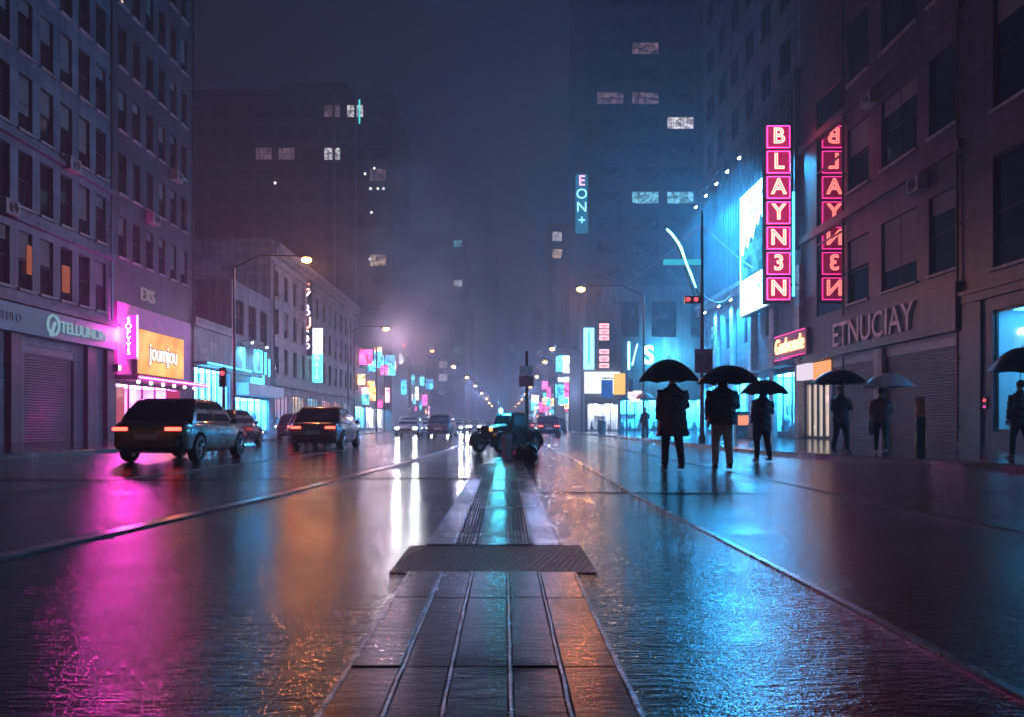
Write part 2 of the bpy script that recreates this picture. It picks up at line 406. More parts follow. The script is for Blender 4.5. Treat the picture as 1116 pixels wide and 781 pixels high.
_wc = {}
def window(parent, x0, x1, z0, z1, y=0.10, pane='pane', frame='frame', nx=2, nz=2, th=0.06, sill=False, blind=0):
    w, h = round(x1-x0, 2), round(z1-z0, 2)
    k = (w, h, frame, nx, nz, th)
    if k not in _wc:
        bm = bmesh.new(); b = th
        box(bm, -w/2, -w/2+b, 0, 0.08, 0, h); box(bm, w/2-b, w/2, 0, 0.08, 0, h)
        box(bm, -w/2+b, w/2-b, 0, 0.08, 0, b); box(bm, -w/2+b, w/2-b, 0, 0.08, h-b, h)
        for i in range(1, nx): xx = -w/2 + w*i/nx; box(bm, xx-b*0.4, xx+b*0.4, 0.01, 0.07, b, h-b)
        for i in range(1, nz): zz = h*i/nz; box(bm, -w/2+b, w/2-b, 0.015, 0.065, zz-b*0.4, zz+b*0.4)
        _wc[k] = mesh_of('window', bm, M[frame])
    o = inst('window', _wc[k], parent, ((x0+x1)/2, y, z0))
    k2 = (w, h, 'p', pane)
    if k2 not in _wc:
        bm = bmesh.new(); box(bm, -w/2+0.005, w/2-0.005, 0.045, 0.058, 0.005, h-0.005); _wc[k2] = mesh_of('pane', bm, M[pane])
    inst('pane', _wc[k2], o)
    if blind:
        kb = (w, h, 'b', blind)
        if kb not in _wc:
            bm = bmesh.new(); n_ = max(3, int(h*blind/0.09))
            for q in range(n_): zz = h-0.05-q*0.09; box(bm, -w/2+0.05, w/2-0.05, 0.028, 0.044, zz-0.075, zz)
            _wc[kb] = mesh_of('blind', bm, M['blind'])
        inst('blind', _wc[kb], o)
    if sill:
        k3 = (w, 's')
        if k3 not in _wc:
            bm = bmesh.new(); box(bm, -w/2-0.1, w/2+0.1, -0.22, 0.0, -0.12, -0.004); _wc[k3] = mesh_of('sill', bm, M['stone_pale'])
        inst('sill', _wc[k3], o)
    return o
def building(name, label, Wd, H, D, loc, rz, wall, wins=(), others=(), cat='building', reveal=0.22, sills=False):
    """wins: (x0,x1,z0,z1,pane,nx,nz); others: openings filled separately"""
    b = thing(name, label, cat, loc, rz)
    obj('wall', facade_bm(Wd, H, D, [w[:4] for w in wins] + list(others), reveal), M[wall], b)
    rb = random.Random(name+label)
    for w in wins:
        window(b, *w[:4], pane=w[4] if len(w) > 4 else 'pane', nx=w[5] if len(w) > 5 else 2, nz=w[6] if len(w) > 6 else 2, sill=sills,
               blind=rb.choice((0, 0, 0.25, 0.45, 0.7)) if sills else 0)
    return b
def part_box(name, parent, x0, x1, y0, y1, z0, z1, mat, bev=0.0):
    return obj(name, bbox(x0, x1, y0, y1, z0, z1, bev), M[mat] if isinstance(mat, str) else mat, parent)
def roller_shutter(parent, x0, x1, z0, z1, y=0.12, mat='shutter'):
    bm = bmesh.new(); n = int((z1-z0-0.35)/0.11); rings = []
    prof = []
    for k in range(n):
        z = z0 + (z1-z0-0.35)*k/n; dz = (z1-z0-0.35)/n
        prof += [(y, z), (y-0.035, z+dz*0.35), (y-0.035, z+dz*0.7), (y, z+dz)]
    va = [bm.verts.new((x0, a, b)) for a, b in prof]; vb = [bm.verts.new((x1, a, b)) for a, b in prof]
    for i in range(len(prof)-1): bm.faces.new((va[i], vb[i], vb[i+1], va[i+1]))
    s = obj('shutter', bm, M[mat], parent)
    b2 = bbox(x0, x1, y-0.11, y+0.05, z1-0.36, z1, 0.02); obj('shutter_box', b2, M[mat], s)
    for a in (x0, x1-0.07): obj('shutter_rail', bbox(a, a+0.07, y-0.07, y+0.02, z0, z1-0.36), M['frame'], s)
    return s
def shop_room(parent, x0, x1, z0, z1, lamp, wall='white_wall', depth=2.2, back=None, y=0.2):
    """a lit shop interior behind an opening: floor, walls, ceiling lamp"""
    bm = bmesh.new(); e = 0.003
    a, b, c, d = x0-e, x1+e, z0-e, z1+e
    quad(bm, (a, y, c), (b, y, c), (b, y+depth, c), (a, y+depth, c)); quad(bm, (a, y, d), (b, y, d), (b, y+depth, d), (a, y+depth, d))
    quad(bm, (a, y, c), (a, y, d), (a, y+depth, d), (a, y+depth, c)); quad(bm, (b, y, c), (b, y, d), (b, y+depth, d), (b, y+depth, c))
    quad(bm, (a, y+depth, c), (b, y+depth, c), (b, y+depth, d), (a, y+depth, d))
    r = obj('shop_interior', bm, M[wall], parent)
    n = max(1, int((x1-x0)/1.6))
    for i in range(n):
        xc = x0 + (x1-x0)*(i+0.5)/n; obj('ceiling_light', bbox(xc-0.5, xc+0.5, y+0.25, y+depth-0.3, z1-0.07, z1-0.02), lamp, r)
    rs = random.Random(int(x0*37+x1*11+len(parent.name)))
    for q in range(int((x1-x0)/1.1)):
        xx = x0+0.5+q*1.1+rs.uniform(-0.2, 0.2); hgt = rs.uniform(0.5, 1.7); wd = rs.uniform(0.15, 0.42)
        if rs.random() < 0.75 and xx+wd < x1-0.1:
            bm = bmesh.new(); box(bm, xx-wd, xx+wd, y+0.45, y+0.9, z0, z0+hgt*0.45); 
            tube(bm, [(xx, y+0.68, z0+hgt*0.45), (xx, y+0.68, z0+hgt*0.8), (xx, y+0.68, z0+hgt)], [wd*0.5, wd*0.7, wd*0.25], 8)
            obj('display_stand', bm, M[rs.choice(('black', 'stone_brown', 'frame_pale'))], r)
    if rs.random() < 0.8:
        a_ = rs.uniform(x0+0.3, (x0+x1)/2); obj('wall_shelf', bbox(a_, min(x1-0.2, a_+rs.uniform(1.2, 2.6)), y+depth-0.35, y+depth-0.01, z0+(z1-z0)*0.48, z0+(z1-z0)*0.53), M['frame'], r)
    return r
def shop_window(parent, x0, x1, z0, z1, n, y=0.1, th=0.09):
    bm = bmesh.new()
    box(bm, x0, x1, y, y+0.09, z0, z0+th); box(bm, x0, x1, y, y+0.09, z1-th, z1)
    for i in range(n+1):
        xx = x0 + (x1-x0)*i/n; a = max(x0, xx-th/2); b = min(x1, xx+th/2); box(bm, a, b, y+0.002, y+0.088, z0+th, z1-th)
    o = obj('shop_window', bm, M['frame'], parent)
    bg_ = bmesh.new(); quad(bg_, (x0+0.01, y+0.045, z0+0.01), (x1-0.01, y+0.045, z0+0.01), (x1-0.01, y+0.045, z1-0.01), (x0+0.01, y+0.045, z1-0.01))
    obj('pane', bg_, M['glass'], o); return o
def light(kind, parent, loc, energy, color, rot=(0, 0, 0), size=0.1, spot=None, blend=0.6):
    L = bpy.data.lights.new('lamp_light', kind); L.energy = energy; L.color = color
    if kind == 'SPOT': L.spot_size = R(spot or 90); L.spot_blend = blend
    if kind == 'AREA': L.size = size
    else: L.shadow_soft_size = size
    o = bpy.data.objects.new('lamp_light', L); o.location = loc; o.rotation_euler = rot
    return link(o, parent)
RZR, RZL = R(-90), R(90)

# ================================================================== RIGHT SIDE OF THE STREET
# R1: corner building with the big cyan shop window
y_far = 28.6
wins = [(1.75+4.4*i, 5.2+4.4*i, z, z+3.9, 'pane', 2, 2) for i in range(4) for z in (6.3, 11.8, 16.6)]
r1 = building('corner_building', 'stone building on the far right with a cyan lit shop window at street level', 20.6, 22, 18, (XR, y_far, 0), RZR, 'stone_brown', wins, [(1.75, 9.2, 0.65, 4.85), (11, 19, 0.65, 4.85)], sills=True)
for (a, b) in ((1.75, 9.2), (11, 19)):
    shop_room(r1, a, b, 0.65, 4.85, emit('shop lamp cyan', (0.045, 0.40, 0.80), 12)); shop_window(r1, a, b, 0.65, 4.85, 3)
bm = bmesh.new(); box(bm, -0.0, 20.6, -0.12, -0.002, 5.3, 5.75); box(bm, 0, 20.6, -0.2, -0.122, 5.6, 5.75); obj('string_course', bm, M['stone_brown'], r1)
bm = bmesh.new(); box(bm, 0.05, 1.2, -0.10, -0.003, 0.12, 5.28); obj('pilaster', bm, M['stone_brown'], r1)
o = part_box('intercom', r1, 1.28, 1.5, -0.06, -0.003, 1.45, 1.9, 'black', 0.01)
part_box('indicator_light', o, 1.32, 1.46, -0.075, -0.061, 1.72, 1.80, 'e_red')
part_box('indicator_light', o, 1.33, 1.45, -0.075, -0.061, 1.50, 1.56, 'e_pink')

# R2: shuttered shop
y_far = 44.2
wins = [(6.0, 8.2, z, z+3.1, 'pane', 1, 2) for z in (6.8, 12.3, 17.6)] + [(9.4, 12.4, z, z+3.1, 'pane', 2, 2) for z in (6.8, 12.3, 17.6)] + [(13.3, 15.2, z, z+3.1, 'pane', 1, 2) for z in (6.8, 12.3, 17.6)]
bay = (2.2, 5.5, 6.7, 18.4)
r2 = building('shuttered_shop_building', 'dark stone building with two roller shutters under a raised letter fascia', 15.6, 28, 18, (XR, y_far, 0), RZR, 'stone_brown', wins,
              [bay, (0.3, 3.8, 0.16, 3.25), (4.2, 9.0, 0.12, 4.2), (9.8, 15.3, 0.12, 4.2)], sills=True)
bm = bmesh.new(); a, b, c, d = bay
for xx in (a+0.03, b-0.03): box(bm, xx-0.03, xx+0.03, -0.03, 0.10, c, d)
for i in range(4):
    zz = c + (d-c)*i/3; box(bm, a+0.062, b-0.062, -0.01, 0.09, max(c, zz-0.04), min(d, zz+0.04))
gb = obj('glazed_bay', bm, M['frame'], r2)
bm = bmesh.new(); box(bm, a, b, 0.03, 0.06, c, d); obj('pane', bm, M['mirror_pane'], gb)
roller_shutter(r2, 4.2, 9.0, 0.12, 4.2); roller_shutter(r2, 9.8, 15.3, 0.12, 4.2)
part_box('pillar', r2, 9.02, 9.78, -0.16, -0.003, 0.12, 4.28, 'stone_pale', 0.02)
fa = part_box('fascia', r2, 0.05, 15.55, -0.25, -0.003, 4.35, 6.2, 'stone_brown', 0.03)
lettering('ETNUCIAY', 1.65, surf('weathered letter metal', (0.72, 0.60, 0.64), 0.45), fa, (8.9, -0.31, 5.28), extrude=0.06, offset=0.012, sx=0.98)
bm = bmesh.new(); box(bm, 0.0, 15.6, -0.18, -0.003, 11.1, 11.5); box(bm, 0.0, 15.6, -0.18, -0.003, 16.3, 16.7); obj('string_course', bm, M['stone_brown'], r2)
# warm door with pale vertical boards
warm = emit('warm shop light', (1.0, 0.66, 0.42), 3.0)
shop_room(r2, 0.3, 3.8, 0.16, 3.25, warm, depth=1.6)
dr = shop_window(r2, 0.3, 3.8, 0.16, 3.25, 1); dr.name = 'shop_door'
bm = bmesh.new()
for i in range(4): x = 0.55 + i*0.78; box(bm, x, x+0.58, 0.24, 0.27, 0.3, 3.1)
obj('door_board', bm, emit('backlit board', (1.0, 0.74, 0.60), 0.9), dr)
bm = bmesh.new()
for i in range(3): x = 1.18 + i*0.78; box(bm, x, x+0.11, 0.10, 0.2, 0.26, 3.15)
obj('door_bar', bm, M['frame'], dr)
part_box('light_box', r2, 0.2, 1.9, -0.35, -0.004, 3.40, 4.28, emit('white light box', (0.95, 0.80, 0.95), 0.9), 0.02)
part_box('light_box', r2, 2.0, 4.1, -0.12, -0.004, 3.32, 4.28, emit('orange light box', (1.0, 0.42, 0.16), 1.0), 0.02)

# R3: the cyan lit building and the dark ribbed block above it
y_far = 66.0
w3 = [(2.0+4.6*i, 4.2+4.6*i, 6.6, 9.0, 'lit_cyan' if i == 0 else 'pane', 2, 1) for i in range(4)]
w3 += [(1.2+3.4*i, 3.2+3.4*i, z, z+2.2, 'pane', 2, 2) for i in range(6) for z in (22, 26, 30, 34, 38)]
r3 = building('ribbed_corner_block', 'tall dark block with vertical ribs above a floodlit cyan ground storey', 21.8, 46, 16, (XR, y_far, 0), RZR, 'stone_blue', w3, [(15.6, 21.5, 0.4, 4.1), (8.2, 14.6, 0.4, 4.1), (1.0, 7.0, 0.4, 4.1)])
cyl = emit('shop lamp blue', (0.03, 0.46, 0.95), 170)
for (a, b) in ((15.6, 21.5), (8.2, 14.6), (1.0, 7.0)):
    shop_room(r3, a, b, 0.4, 4.1, cyl); shop_window(r3, a, b, 0.4, 4.1, 4)
bm = bmesh.new()
for i in range(34): x = 0.3 + i*0.64; box(bm, x, x+0.22, -0.30, -0.003, 10.9, 20.6)
obj('rib', bm, M['stone_dark'], r3)['kind'] = 'stuff'
bm = bmesh.new(); box(bm, 0, 21.8, -0.55, -0.003, 10.0, 10.85); box(bm, 0, 21.8, -0.75, -0.552, 10.5, 10.85); obj('cornice', bm, M['stone_pale'], r3)
bm = bmesh.new(); box(bm, 0, 21.8, -0.45, -0.003, 20.65, 21.3); obj('string_course', bm, M['stone_dark'], r3)
for i in range(6):
    x = 0.25 + i*4.25; part_box('pilaster', r3, x, x+0.75, -0.30, -0.003, 0.12, 9.98, 'stone_pale', 0.03)
bm = bmesh.new(); box(bm, 15.2, 21.7, -0.9, -0.31, 4.3, 4.42); obj('canopy', bm, M['frame'], r3)
for (x, z) in ((20.9, 2.6), (20.9, 1.5), (18.4, 2.2), (16.9, 1.8)):
    bm = bmesh.new(); box(bm, x-0.35, x+0.35, 1.0, 1.4, z-0.35, z+0.35); bmesh.ops.bevel(bm, geom=list(bm.edges), offset=0.1, segments=2, affect='EDGES')
    obj('display_block', bm, M['stone_dark'] if z > 2 else M['white_wall'], r3)

# neon shop sign on the boundary of R2 and R3
t_ = thing('neon_shop_sign', 'red panel sign with orange neon script over the warm lit door', 'sign', (16.5, 47.2, 5.45), RZR)
obj('panel', bbox(0, 5.0, 0, 0.25, -0.75, 0.75, 0.04), surf('red sign face', (0.30, 0.04, 0.07), 0.4), t_)
lettering('Gudvonde', 1.25, M['e_orange'], t_, (2.5, -0.05, 0.0), extrude=0.03, shear=0.15, sx=0.86)
bm = bmesh.new(); tube(bm, [(0.1, -0.05, -0.68), (4.9, -0.05, -0.68)], 0.02, 8); tube(bm, [(0.1, -0.05, 0.68), (4.9, -0.05, 0.68)], 0.02, 8); obj('neon_tube', bm, M['e_pink'], t_)
bm = bmesh.new(); box(bm, 0.4, 0.5, 0.25, 0.52, -0.3, 0.3); box(bm, 4.5, 4.6, 0.25, 0.52, -0.3, 0.3); obj('bracket', bm, M['frame'], t_)

# BLAYN3N blade sign: seven lit tiles
Ys = 43.6; xs_ = PX(848, Ys); wt = 1.36
t_ = thing('vertical_neon_sign', 'tall pink vertical blade sign of seven lit letter tiles', 'sign', (xs_, Ys, 0))
zt, zb = PZ(136, Ys), PZ(329, Ys); hh = (zt-zb)/7
e_tile = emit('pink tile', (0.75, 0.012, 0.13), 0.6); e_rim = emit('pink tile rim', (1.0, 0.05, 0.34), 5); e_out = emit('letter outline tube', (1.0, 0.16, 0.16), 9); e_let = emit('glowing letter', (1.0, 0.33, 0.12), 1.6)
obj('backing', bbox(-wt/2-0.06, wt/2+0.06, 0.1, 0.5, zb-0.1, zt+0.1, 0.03), M['black'], t_)
for i, ch in enumerate('BLAYN3N'):
    zc = zt - hh*(i+0.5)
    bm = bmesh.new(); box(bm, -wt/2, wt/2, -0.04, 0.098, zc-hh/2+0.07, zc+hh/2-0.07)
    bmesh.ops.bevel(bm, geom=[e for e in bm.edges], offset=0.03, segments=1, affect='EDGES'); tl = obj('letter_tile', bm, e_tile, t_)
    bm = bmesh.new(); a, c, d = wt/2-0.05, zc-hh/2+0.11, zc+hh/2-0.11
    tube(bm, [(-a, -0.06, c), (a, -0.06, c), (a, -0.06, d), (-a, -0.06, d), (-a, -0.06, c)], 0.03, 6); obj('neon_tube', bm, e_rim, tl)
    lt_ = lettering(ch, 1.22, e_let, tl, (0, -0.10, zc), name='letter', extrude=0.03, offset=0.035, sx=1.0)
    lettering(ch, 1.22, e_out, lt_, (0, -0.03, 0), name='neon_outline', outline=0.022, sx=1.0)
bm = bmesh.new()
for z in (zb+1, (zb+zt)/2, zt-1): tube(bm, [(wt/2+0.05, 0.3, z), (XR-xs_-0.0, 0.3, z)], 0.05, 8)
obj('bracket', bm, M['frame'], t_)
bm = bmesh.new(); tube(bm, [(wt/2+0.30, 0.3, PZ(322, Ys)), (wt/2+0.30, 0.3, PZ(208, Ys))], 0.07, 10)
tg = obj('light_tube', bm, M['e_cyan'], t_)

# white and cyan billboard on the ribbed block, flat to the facade
t_ = thing('lit_billboard', 'large glowing white billboard with cyan picture beside the pink vertical sign', 'billboard', (16.0, 52.4, 8.2), RZR)
obj('face', bbox(0, 5.5, 0, 0.12, 0, 8.0), emit('billboard white', (0.50, 0.86, 1.0), 4.0), t_)
obj('case', bbox(-0.12, 5.62, 0.121, 0.55, -0.12, 8.12, 0.04), M['black'], t_)
bm = bmesh.new()
pic = [(0.25, 2.3), (5.25, 2.3), (5.25, 5.6), (4.7, 5.3), (4.2, 5.9), (3.8, 5.2), (3.3, 5.5), (2.8, 4.6), (2.2, 4.9), (1.7, 4.2), (1.1, 4.6), (0.7, 3.9), (0.25, 4.1)]
f = bm.faces.new([bm.verts.new((x, -0.012, z)) for x, z in pic])
ge = bmesh.ops.extrude_face_region(bm, geom=[f]); bmesh.ops.translate(bm, verts=[v for v in ge['geom'] if isinstance(v, bmesh.types.BMVert)], vec=(0, 0.010, 0))
obj('picture', bm, emit_mottled('billboard picture', (0.01, 0.20, 0.32), (0.10, 0.62, 0.85), 1.2, (0.9, 1, 1.4), 4), t_)
light('AREA', t_, (2.75, -0.6, 4.0), 5500, (0.02, 0.42, 1.0), (R(-90), 0, 0), 5.0)  # added area light, far stronger than the face, turns the opposite facade blue
ink = emit('billboard ink', (0.02, 0.16, 0.24), 1.0)
lettering('CNVHTOV', 0.62, ink, t_, (3.1, -0.016, 7.05), extrude=0.006); lettering('TPLAOT', 0.55, ink, t_, (3.0, -0.016, 6.35), extrude=0.006)
lettering('NE.IT', 0.5, ink, t_, (4.2, -0.016, 1.4), extrude=0.006); lettering('TCN', 0.4, ink, t_, (0.9, -0.016, 0.6), extrude=0.006)
# lamps on long arms above the billboard
def arm_lamp(label, x, y, z, out, energy, color, mat, aim=55, grp='floodlights on arms above the billboard'):
    t_ = thing('floodlight', label, 'floodlight', (x, y, z), RZR, grp)
    bm = bmesh.new(); tube(bm, [(0, 0, 0), (0, -out*0.6, 0.25), (0, -out, 0.18)], 0.03, 8); box(bm, -0.12, 0.12, -0.02, 0.0, -0.15, 0.15); obj('arm', bm, M['steel_dark'], t_)
    bm = bmesh.new(); tube(bm, [(0, -out-0.06, 0.24), (0, -out+0.10, 0.02)], [0.07, 0.16], 12); obj('lamp_shade', bm, M['steel_dark'], t_)
    bm = bmesh.new(); ball(bm, (0, -out+0.11, 0.0), 0.12, u=10, v=8); obj('bulb', bm, mat, t_)
    light('SPOT', t_, (0, -out+0.22, -0.14), energy, color, (R(aim), 0, 0), 0.12, 140)
    return t_
nm = ['nearest', 'second', 'third', 'fourth', 'farthest']
for i, y in enumerate((48.4, 51.0, 53.6, 56.4, 59.4)):
    arm_lamp('cyan white floodlight on a thin arm over the billboard, %s of the five' % nm[i], XR-0.30, y, 17.6, 2.1, 4600, (0.03, 0.48, 1.0), M['e_white'], 25)
for i, (y, z) in enumerate(((54.0, 9.6), (57.0, 9.6), (61.0, 9.7))):
    arm_lamp('small cyan floodlight under the pale cornice of the ribbed block, %s of three' % ('nearest', 'middle', 'farthest')[i], XR-0.0, y, z, 1.3, 4600, (0.03, 0.48, 1.0), M['e_white'], 20, 'floodlights under the cornice')

# R4: the dark tower across the side street
Y4 = 112.0
w4 = []
litmap = {(2, 17): 'lit_warm', (2, 11): 'lit_white', (1, 12): 'lit_dim', (2, 8): 'lit_cyan', (1, 8): 'lit_cyan', (1, 14): 'lit_dim', (0, 12): 'lit_dim'}
for i in range(4):
    for j in range(18):
        x = 1.5 + 5.1*i; z = 5.0 + 3.62*j
        if j < 4: continue
        w4.append((x, x+3.9, z-5.0+3.9, z-5.0+5.7, litmap.get((i, j), 'pane'), 4, 2))
r4 = building('dark_office_tower', 'tall dark office tower on the right with few lit windows, rising past the frame', 21.5, 78, 30, (11.9, Y4, 0), 0, 'stone_tower', w4, reveal=0.4)
bm = bmesh.new()
for i in range(5): x = 0.25 + 5.1*i; box(bm, x, x+0.45, -0.35, -0.003, 16, 78)
obj('pier', bm, M['stone_tower'], r4)
# lit podium in front of the tower with the neon bar and letter
pod = building('cyan_podium', 'low cyan washed podium with a slashed neon sign at the foot of the dark tower', 17, 19.5, 5, (13.6, 104, 0), 0, 'concrete',
               [(1.2, 4.6, 12.6, 17.4, 'pane', 3, 3), (6.2, 9.6, 12.6, 17.4, 'pane', 3, 3), (11.5, 15, 12.6, 17.4, 'pane', 3, 3)], [(0.8, 7.5, 0.3, 4.2), (8.5, 16, 0.3, 4.2)])
for (a, b) in ((0.8, 7.5), (8.5, 16)): shop_room(pod, a, b, 0.3, 4.2, cyl); shop_window(pod, a, b, 0.3, 4.2, 4)
part_box('sign_board', pod, 2.2, 7.6, -0.2, -0.004, 8.0, 12.2, surf('teal board', (0.03, 0.10, 0.13), 0.5))
e_ice = emit('ice neon', (0.28, 0.80, 1.0), 9)
nb = bmesh.new(); tube(nb, [(3.1, -0.35, 8.3), (3.1, -0.35, 11.9)], 0.14, 8); tube(nb, [(3.55, -0.35, 8.9), (4.25, -0.35, 11.6)], 0.07, 8)
obj('neon_bar', nb, e_ice, pod)
lettering('S', 3.2, e_ice, pod, (5.75, -0.35, 10.1), outline=0.10, name='neon_letter')
light('AREA', pod, (8.0, -2.6, 10.0), 1600, (0.08, 0.55, 0.95), (R(90), 0, 0), 4.0)  # unseen area light added to wash the podium wall cyan

# hanging vertical sign on the tower's street edge
ye = 108.0
t_ = thing('cyan_blade_sign', 'vertical cyan sign with white characters high on the street edge of the dark tower', 'sign', (PX(634, ye), ye, 0))
z1, z0 = PZ(190, ye), PZ(254, ye)
obj('panel', bbox(-0.85, 0.85, 0, 0.5, z0, z1, 0.05), emit('dim cyan panel', (0.02, 0.28, 0.50), 0.6), t_)
for i, ch in enumerate('EON+'):
    lettering(ch, 2.0, M['e_whitecy'] if i else emit('pink glyph', (1.0, 0.35, 0.65), 3), t_, (0, -0.06, z1-1.0-1.85*i), extrude=0.03, name='letter')
bm = bmesh.new(); tube(bm, [(0.8, 0.3, z1-1), (1.7, 4.2, z1-1)], 0.08); tube(bm, [(0.8, 0.3, z0+1), (1.7, 4.2, z0+1)], 0.08); obj('bracket', bm, M['frame'], t_)

# R5: sign covered block by the street
Y5 = 95.0
r5 = building('sign_covered_block', 'low block wrapped in white and red lit signs beside the podium', 4.4, 15.6, 7.5, (9.9, Y5, 0), 0, 'concrete', [], [(0.3, 4.1, 0.2, 3.5)])
shop_room(r5, 0.3, 4.1, 0.2, 3.5, emit('shop lamp white', (0.8, 0.9, 1.0), 30)); shop_window(r5, 0.3, 4.1, 0.2, 3.5, 4)
t_ = thing('white_panel_sign', 'upright white glowing panel on the left edge of the sign covered block', 'sign', (9.7, Y5-0.4, 0))
obj('panel', bbox(0, 1.3, 0, 0.3, PZ(402, Y5), PZ(358, Y5), 0.03), M['e_whitecy'], t_)
bm = bmesh.new(); box(bm, 0.55, 0.75, -0.02, -0.002, PZ(396, Y5), PZ(362, Y5)); obj('stripe', bm, M['e_cyan_soft'], t_)
t_ = thing('red_glyph_sign', 'upright sign of red and white squares between the white panel and the podium', 'sign', (11.5, Y5-0.45, 0))
obj('panel', bbox(0, 1.4, 0, 0.35, PZ(402, Y5), PZ(350, Y5), 0.03), M['black'], t_)
for j, py in enumerate((356, 362.5, 369, 384, 391, 398)):
    z = PZ(py, Y5); obj('glyph_tile', bbox(0.1, 1.3, -0.05, -0.003, z-0.30, z+0.30), emit('rose glyph', (1.0, 0.45, 0.50), 2.0), t_)
    bm = bmesh.new(); box(bm, 0.25, 1.15, -0.08, -0.052, z-0.05, z+0.05); box(bm, 0.62, 0.78, -0.08, -0.052, z-0.22, z-0.055); obj('glyph', bm, emit('red glyph', (1.0, 0.04, 0.08), 1.2), t_)
t_ = thing('white_billboard', 'wide white lit billboard over the shopfront of the sign covered block', 'billboard', (9.8, Y5-0.7, 0))
obj('face', bbox(0, 4.3, 0, 0.3, PZ(428, Y5), PZ(405, Y5), 0.03), emit('white face', (0.9, 0.92, 0.95), 2.2), t_)
lettering('OSNYS', 0.7, emit('dark ink', (0.05, 0.16, 0.18), 1), t_, (1.6, -0.02, PZ(413, Y5)), extrude=0.01)
lettering('NO TE', 0.5, emit('red ink', (0.6, 0.10, 0.10), 1), t_, (2.6, -0.02, PZ(421, Y5)), extrude=0.01)

# ================================================================== LEFT SIDE OF THE STREET
# L1: stone building with the blue fascia
y0 = 22.0
wins = []
for j, (a, b) in enumerate(((6.5, 8.9), (9.9, 12.2), (13.1, 15.4), (16.3, 18.6), (19.5, 21.6))):
    for i in range(11): wins.append((0.7+1.5*i, 1.65+1.5*i, a, b, 'lit_warm' if False else 'pane', 1, 2))
l1 = building('stone_shop_building', 'pale stone building at the left edge with rows of narrow windows over a blue fascia', 17.2, 24, 18, (XL, y0, 0), RZL, 'stone_blue', wins, [(10.1, 13.8, 0.12, 4.2), (3.0, 8.2, 0.12, 4.2)], sills=True)
roller_shutter(l1, 10.1, 13.8, 0.12, 4.2); roller_shutter(l1, 3.0, 8.2, 0.12, 4.2)
fa = part_box('fascia', l1, 0.1, 17.1, -0.35, -0.003, 4.6, 5.75, surf('teal fascia', (0.16, 0.28, 0.34), 0.5), 0.03)
pale = emit('pale letters', (0.40, 0.70, 0.85), 0.5)
lettering('TELUUNON', 0.72, pale, fa, (14.0, -0.40, 5.15), extrude=0.03)
bm = bmesh.new()
tube(bm, [(11.5+0.42*math.cos(a), -0.40, 5.18+0.42*math.sin(a)) for a in [2*math.pi*k/20 for k in range(21)]], 0.06, 6); tube(bm, [(11.3, -0.40, 4.7), (11.6, -0.40, 5.3)], 0.08, 6); obj('emblem', bm, pale, fa)
lettering('BEULO', 0.5, surf('faded letters', (0.3, 0.35, 0.4), 0.5), fa, (8.6, -0.37, 5.15), extrude=0.02)
bm = bmesh.new(); box(bm, 0, 17.2, -0.5, -0.003, 5.78, 6.0); box(bm, 0, 17.2, -0.25, -0.003, 9.2, 9.45); box(bm, 0, 17.2, -0.25, -0.003, 12.5, 12.7); obj('string_course', bm, M['stone_blue'], l1)
for x in (0.2, 8.9, 14.6, 16.4): part_box('pilaster', l1, x, x+0.7, -0.22, -0.003, 0.12, 4.58, 'stone_dark', 0.02)
o = part_box('flood_lamp', l1, 16.9, 17.15, -0.5, -0.24, 3.6, 3.95, 'black', 0.02); part_box('bulb', o, 16.94, 17.11, -0.52, -0.501, 3.65, 3.9, 'e_white')
for (x, z) in ((10.4, 7.2), (13.0, 6.9)): part_box('curtain', l1, x, x+0.5, 0.02, 0.09, z, z+1.2, emit('orange curtain glow', (0.8, 0.22, 0.12), 0.35))

# L2a: dark taller building with the neon shop
y0 = 39.3
wins = [(0.6+1.55*i, 1.45+1.55*i, z, z+2.1, 'lit_warm' if (i, k) == (0, 4) else 'pane', 1, 2) for i in range(6) for k, z in enumerate((9.6, 12.9, 16.2, 19.5, 22.8, 26.1, 29.4))]
l2 = building('dark_neon_shop_building', 'tall dark building with a pink lit shop and orange billboard at its foot', 10.1, 40, 16, (XL, y0, 0), RZL, 'stone_dark', wins, [(0.4, 8.2, 0.16, 3.1)], sills=True)
shop_room(l2, 0.4, 8.2, 0.16, 3.1, emit('shop lamp pinkwhite', (1.0, 0.14, 0.60), 60)); shop_window(l2, 0.4, 8.2, 0.16, 3.1, 5)
part_box('poster', l2, 0.45, 1.3, 0.02, 0.06, 0.4, 2.9, emit_mottled('pink poster', (0.5, 0.1, 0.15), (1.0, 0.55, 0.6), 0.9, (2, 1, 1.5)))
part_box('poster', l2, 6.5, 8.1, 0.02, 0.06, 0.3, 2.9, emit('crimson panel', (0.65, 0.05, 0.14), 0.7))
bm = bmesh.new(); box(bm, 0.0, 9.2, -1.3, -0.003, 3.2, 3.45); obj('awning', bm, surf('awning', (0.25, 0.10, 0.2), 0.4), l2)
bm = bmesh.new()
tube(bm, [(0.1, -1.33, 3.33), (9.1, -1.33, 3.33)], 0.035, 8); obj('neon_tube', bm, M['e_magenta'], l2)  # tube added on the awning to strengthen the magenta light
for i in range(6):
    bm = bmesh.new(); ball(bm, (0.9+1.45*i, -0.9, 3.13), 0.09, u=10, v=6); obj('bulb', bm, M['e_white'], l2)
lettering('EXS', 1.0, emit('faint letters', (0.7, 0.6, 0.75), 0.25), l2, (3.7, -0.1, 8.0), extrude=0.05)  # unlit wall letters; the light on them is put in as emission
part_box('magenta_panel', l2, 0.2, 9.4, -0.15, -0.003, 3.47, 7.2, surf('plum panel', (0.5, 0.2, 0.42), 0.5))  # panel tinted bright pink to throw back the added magenta light
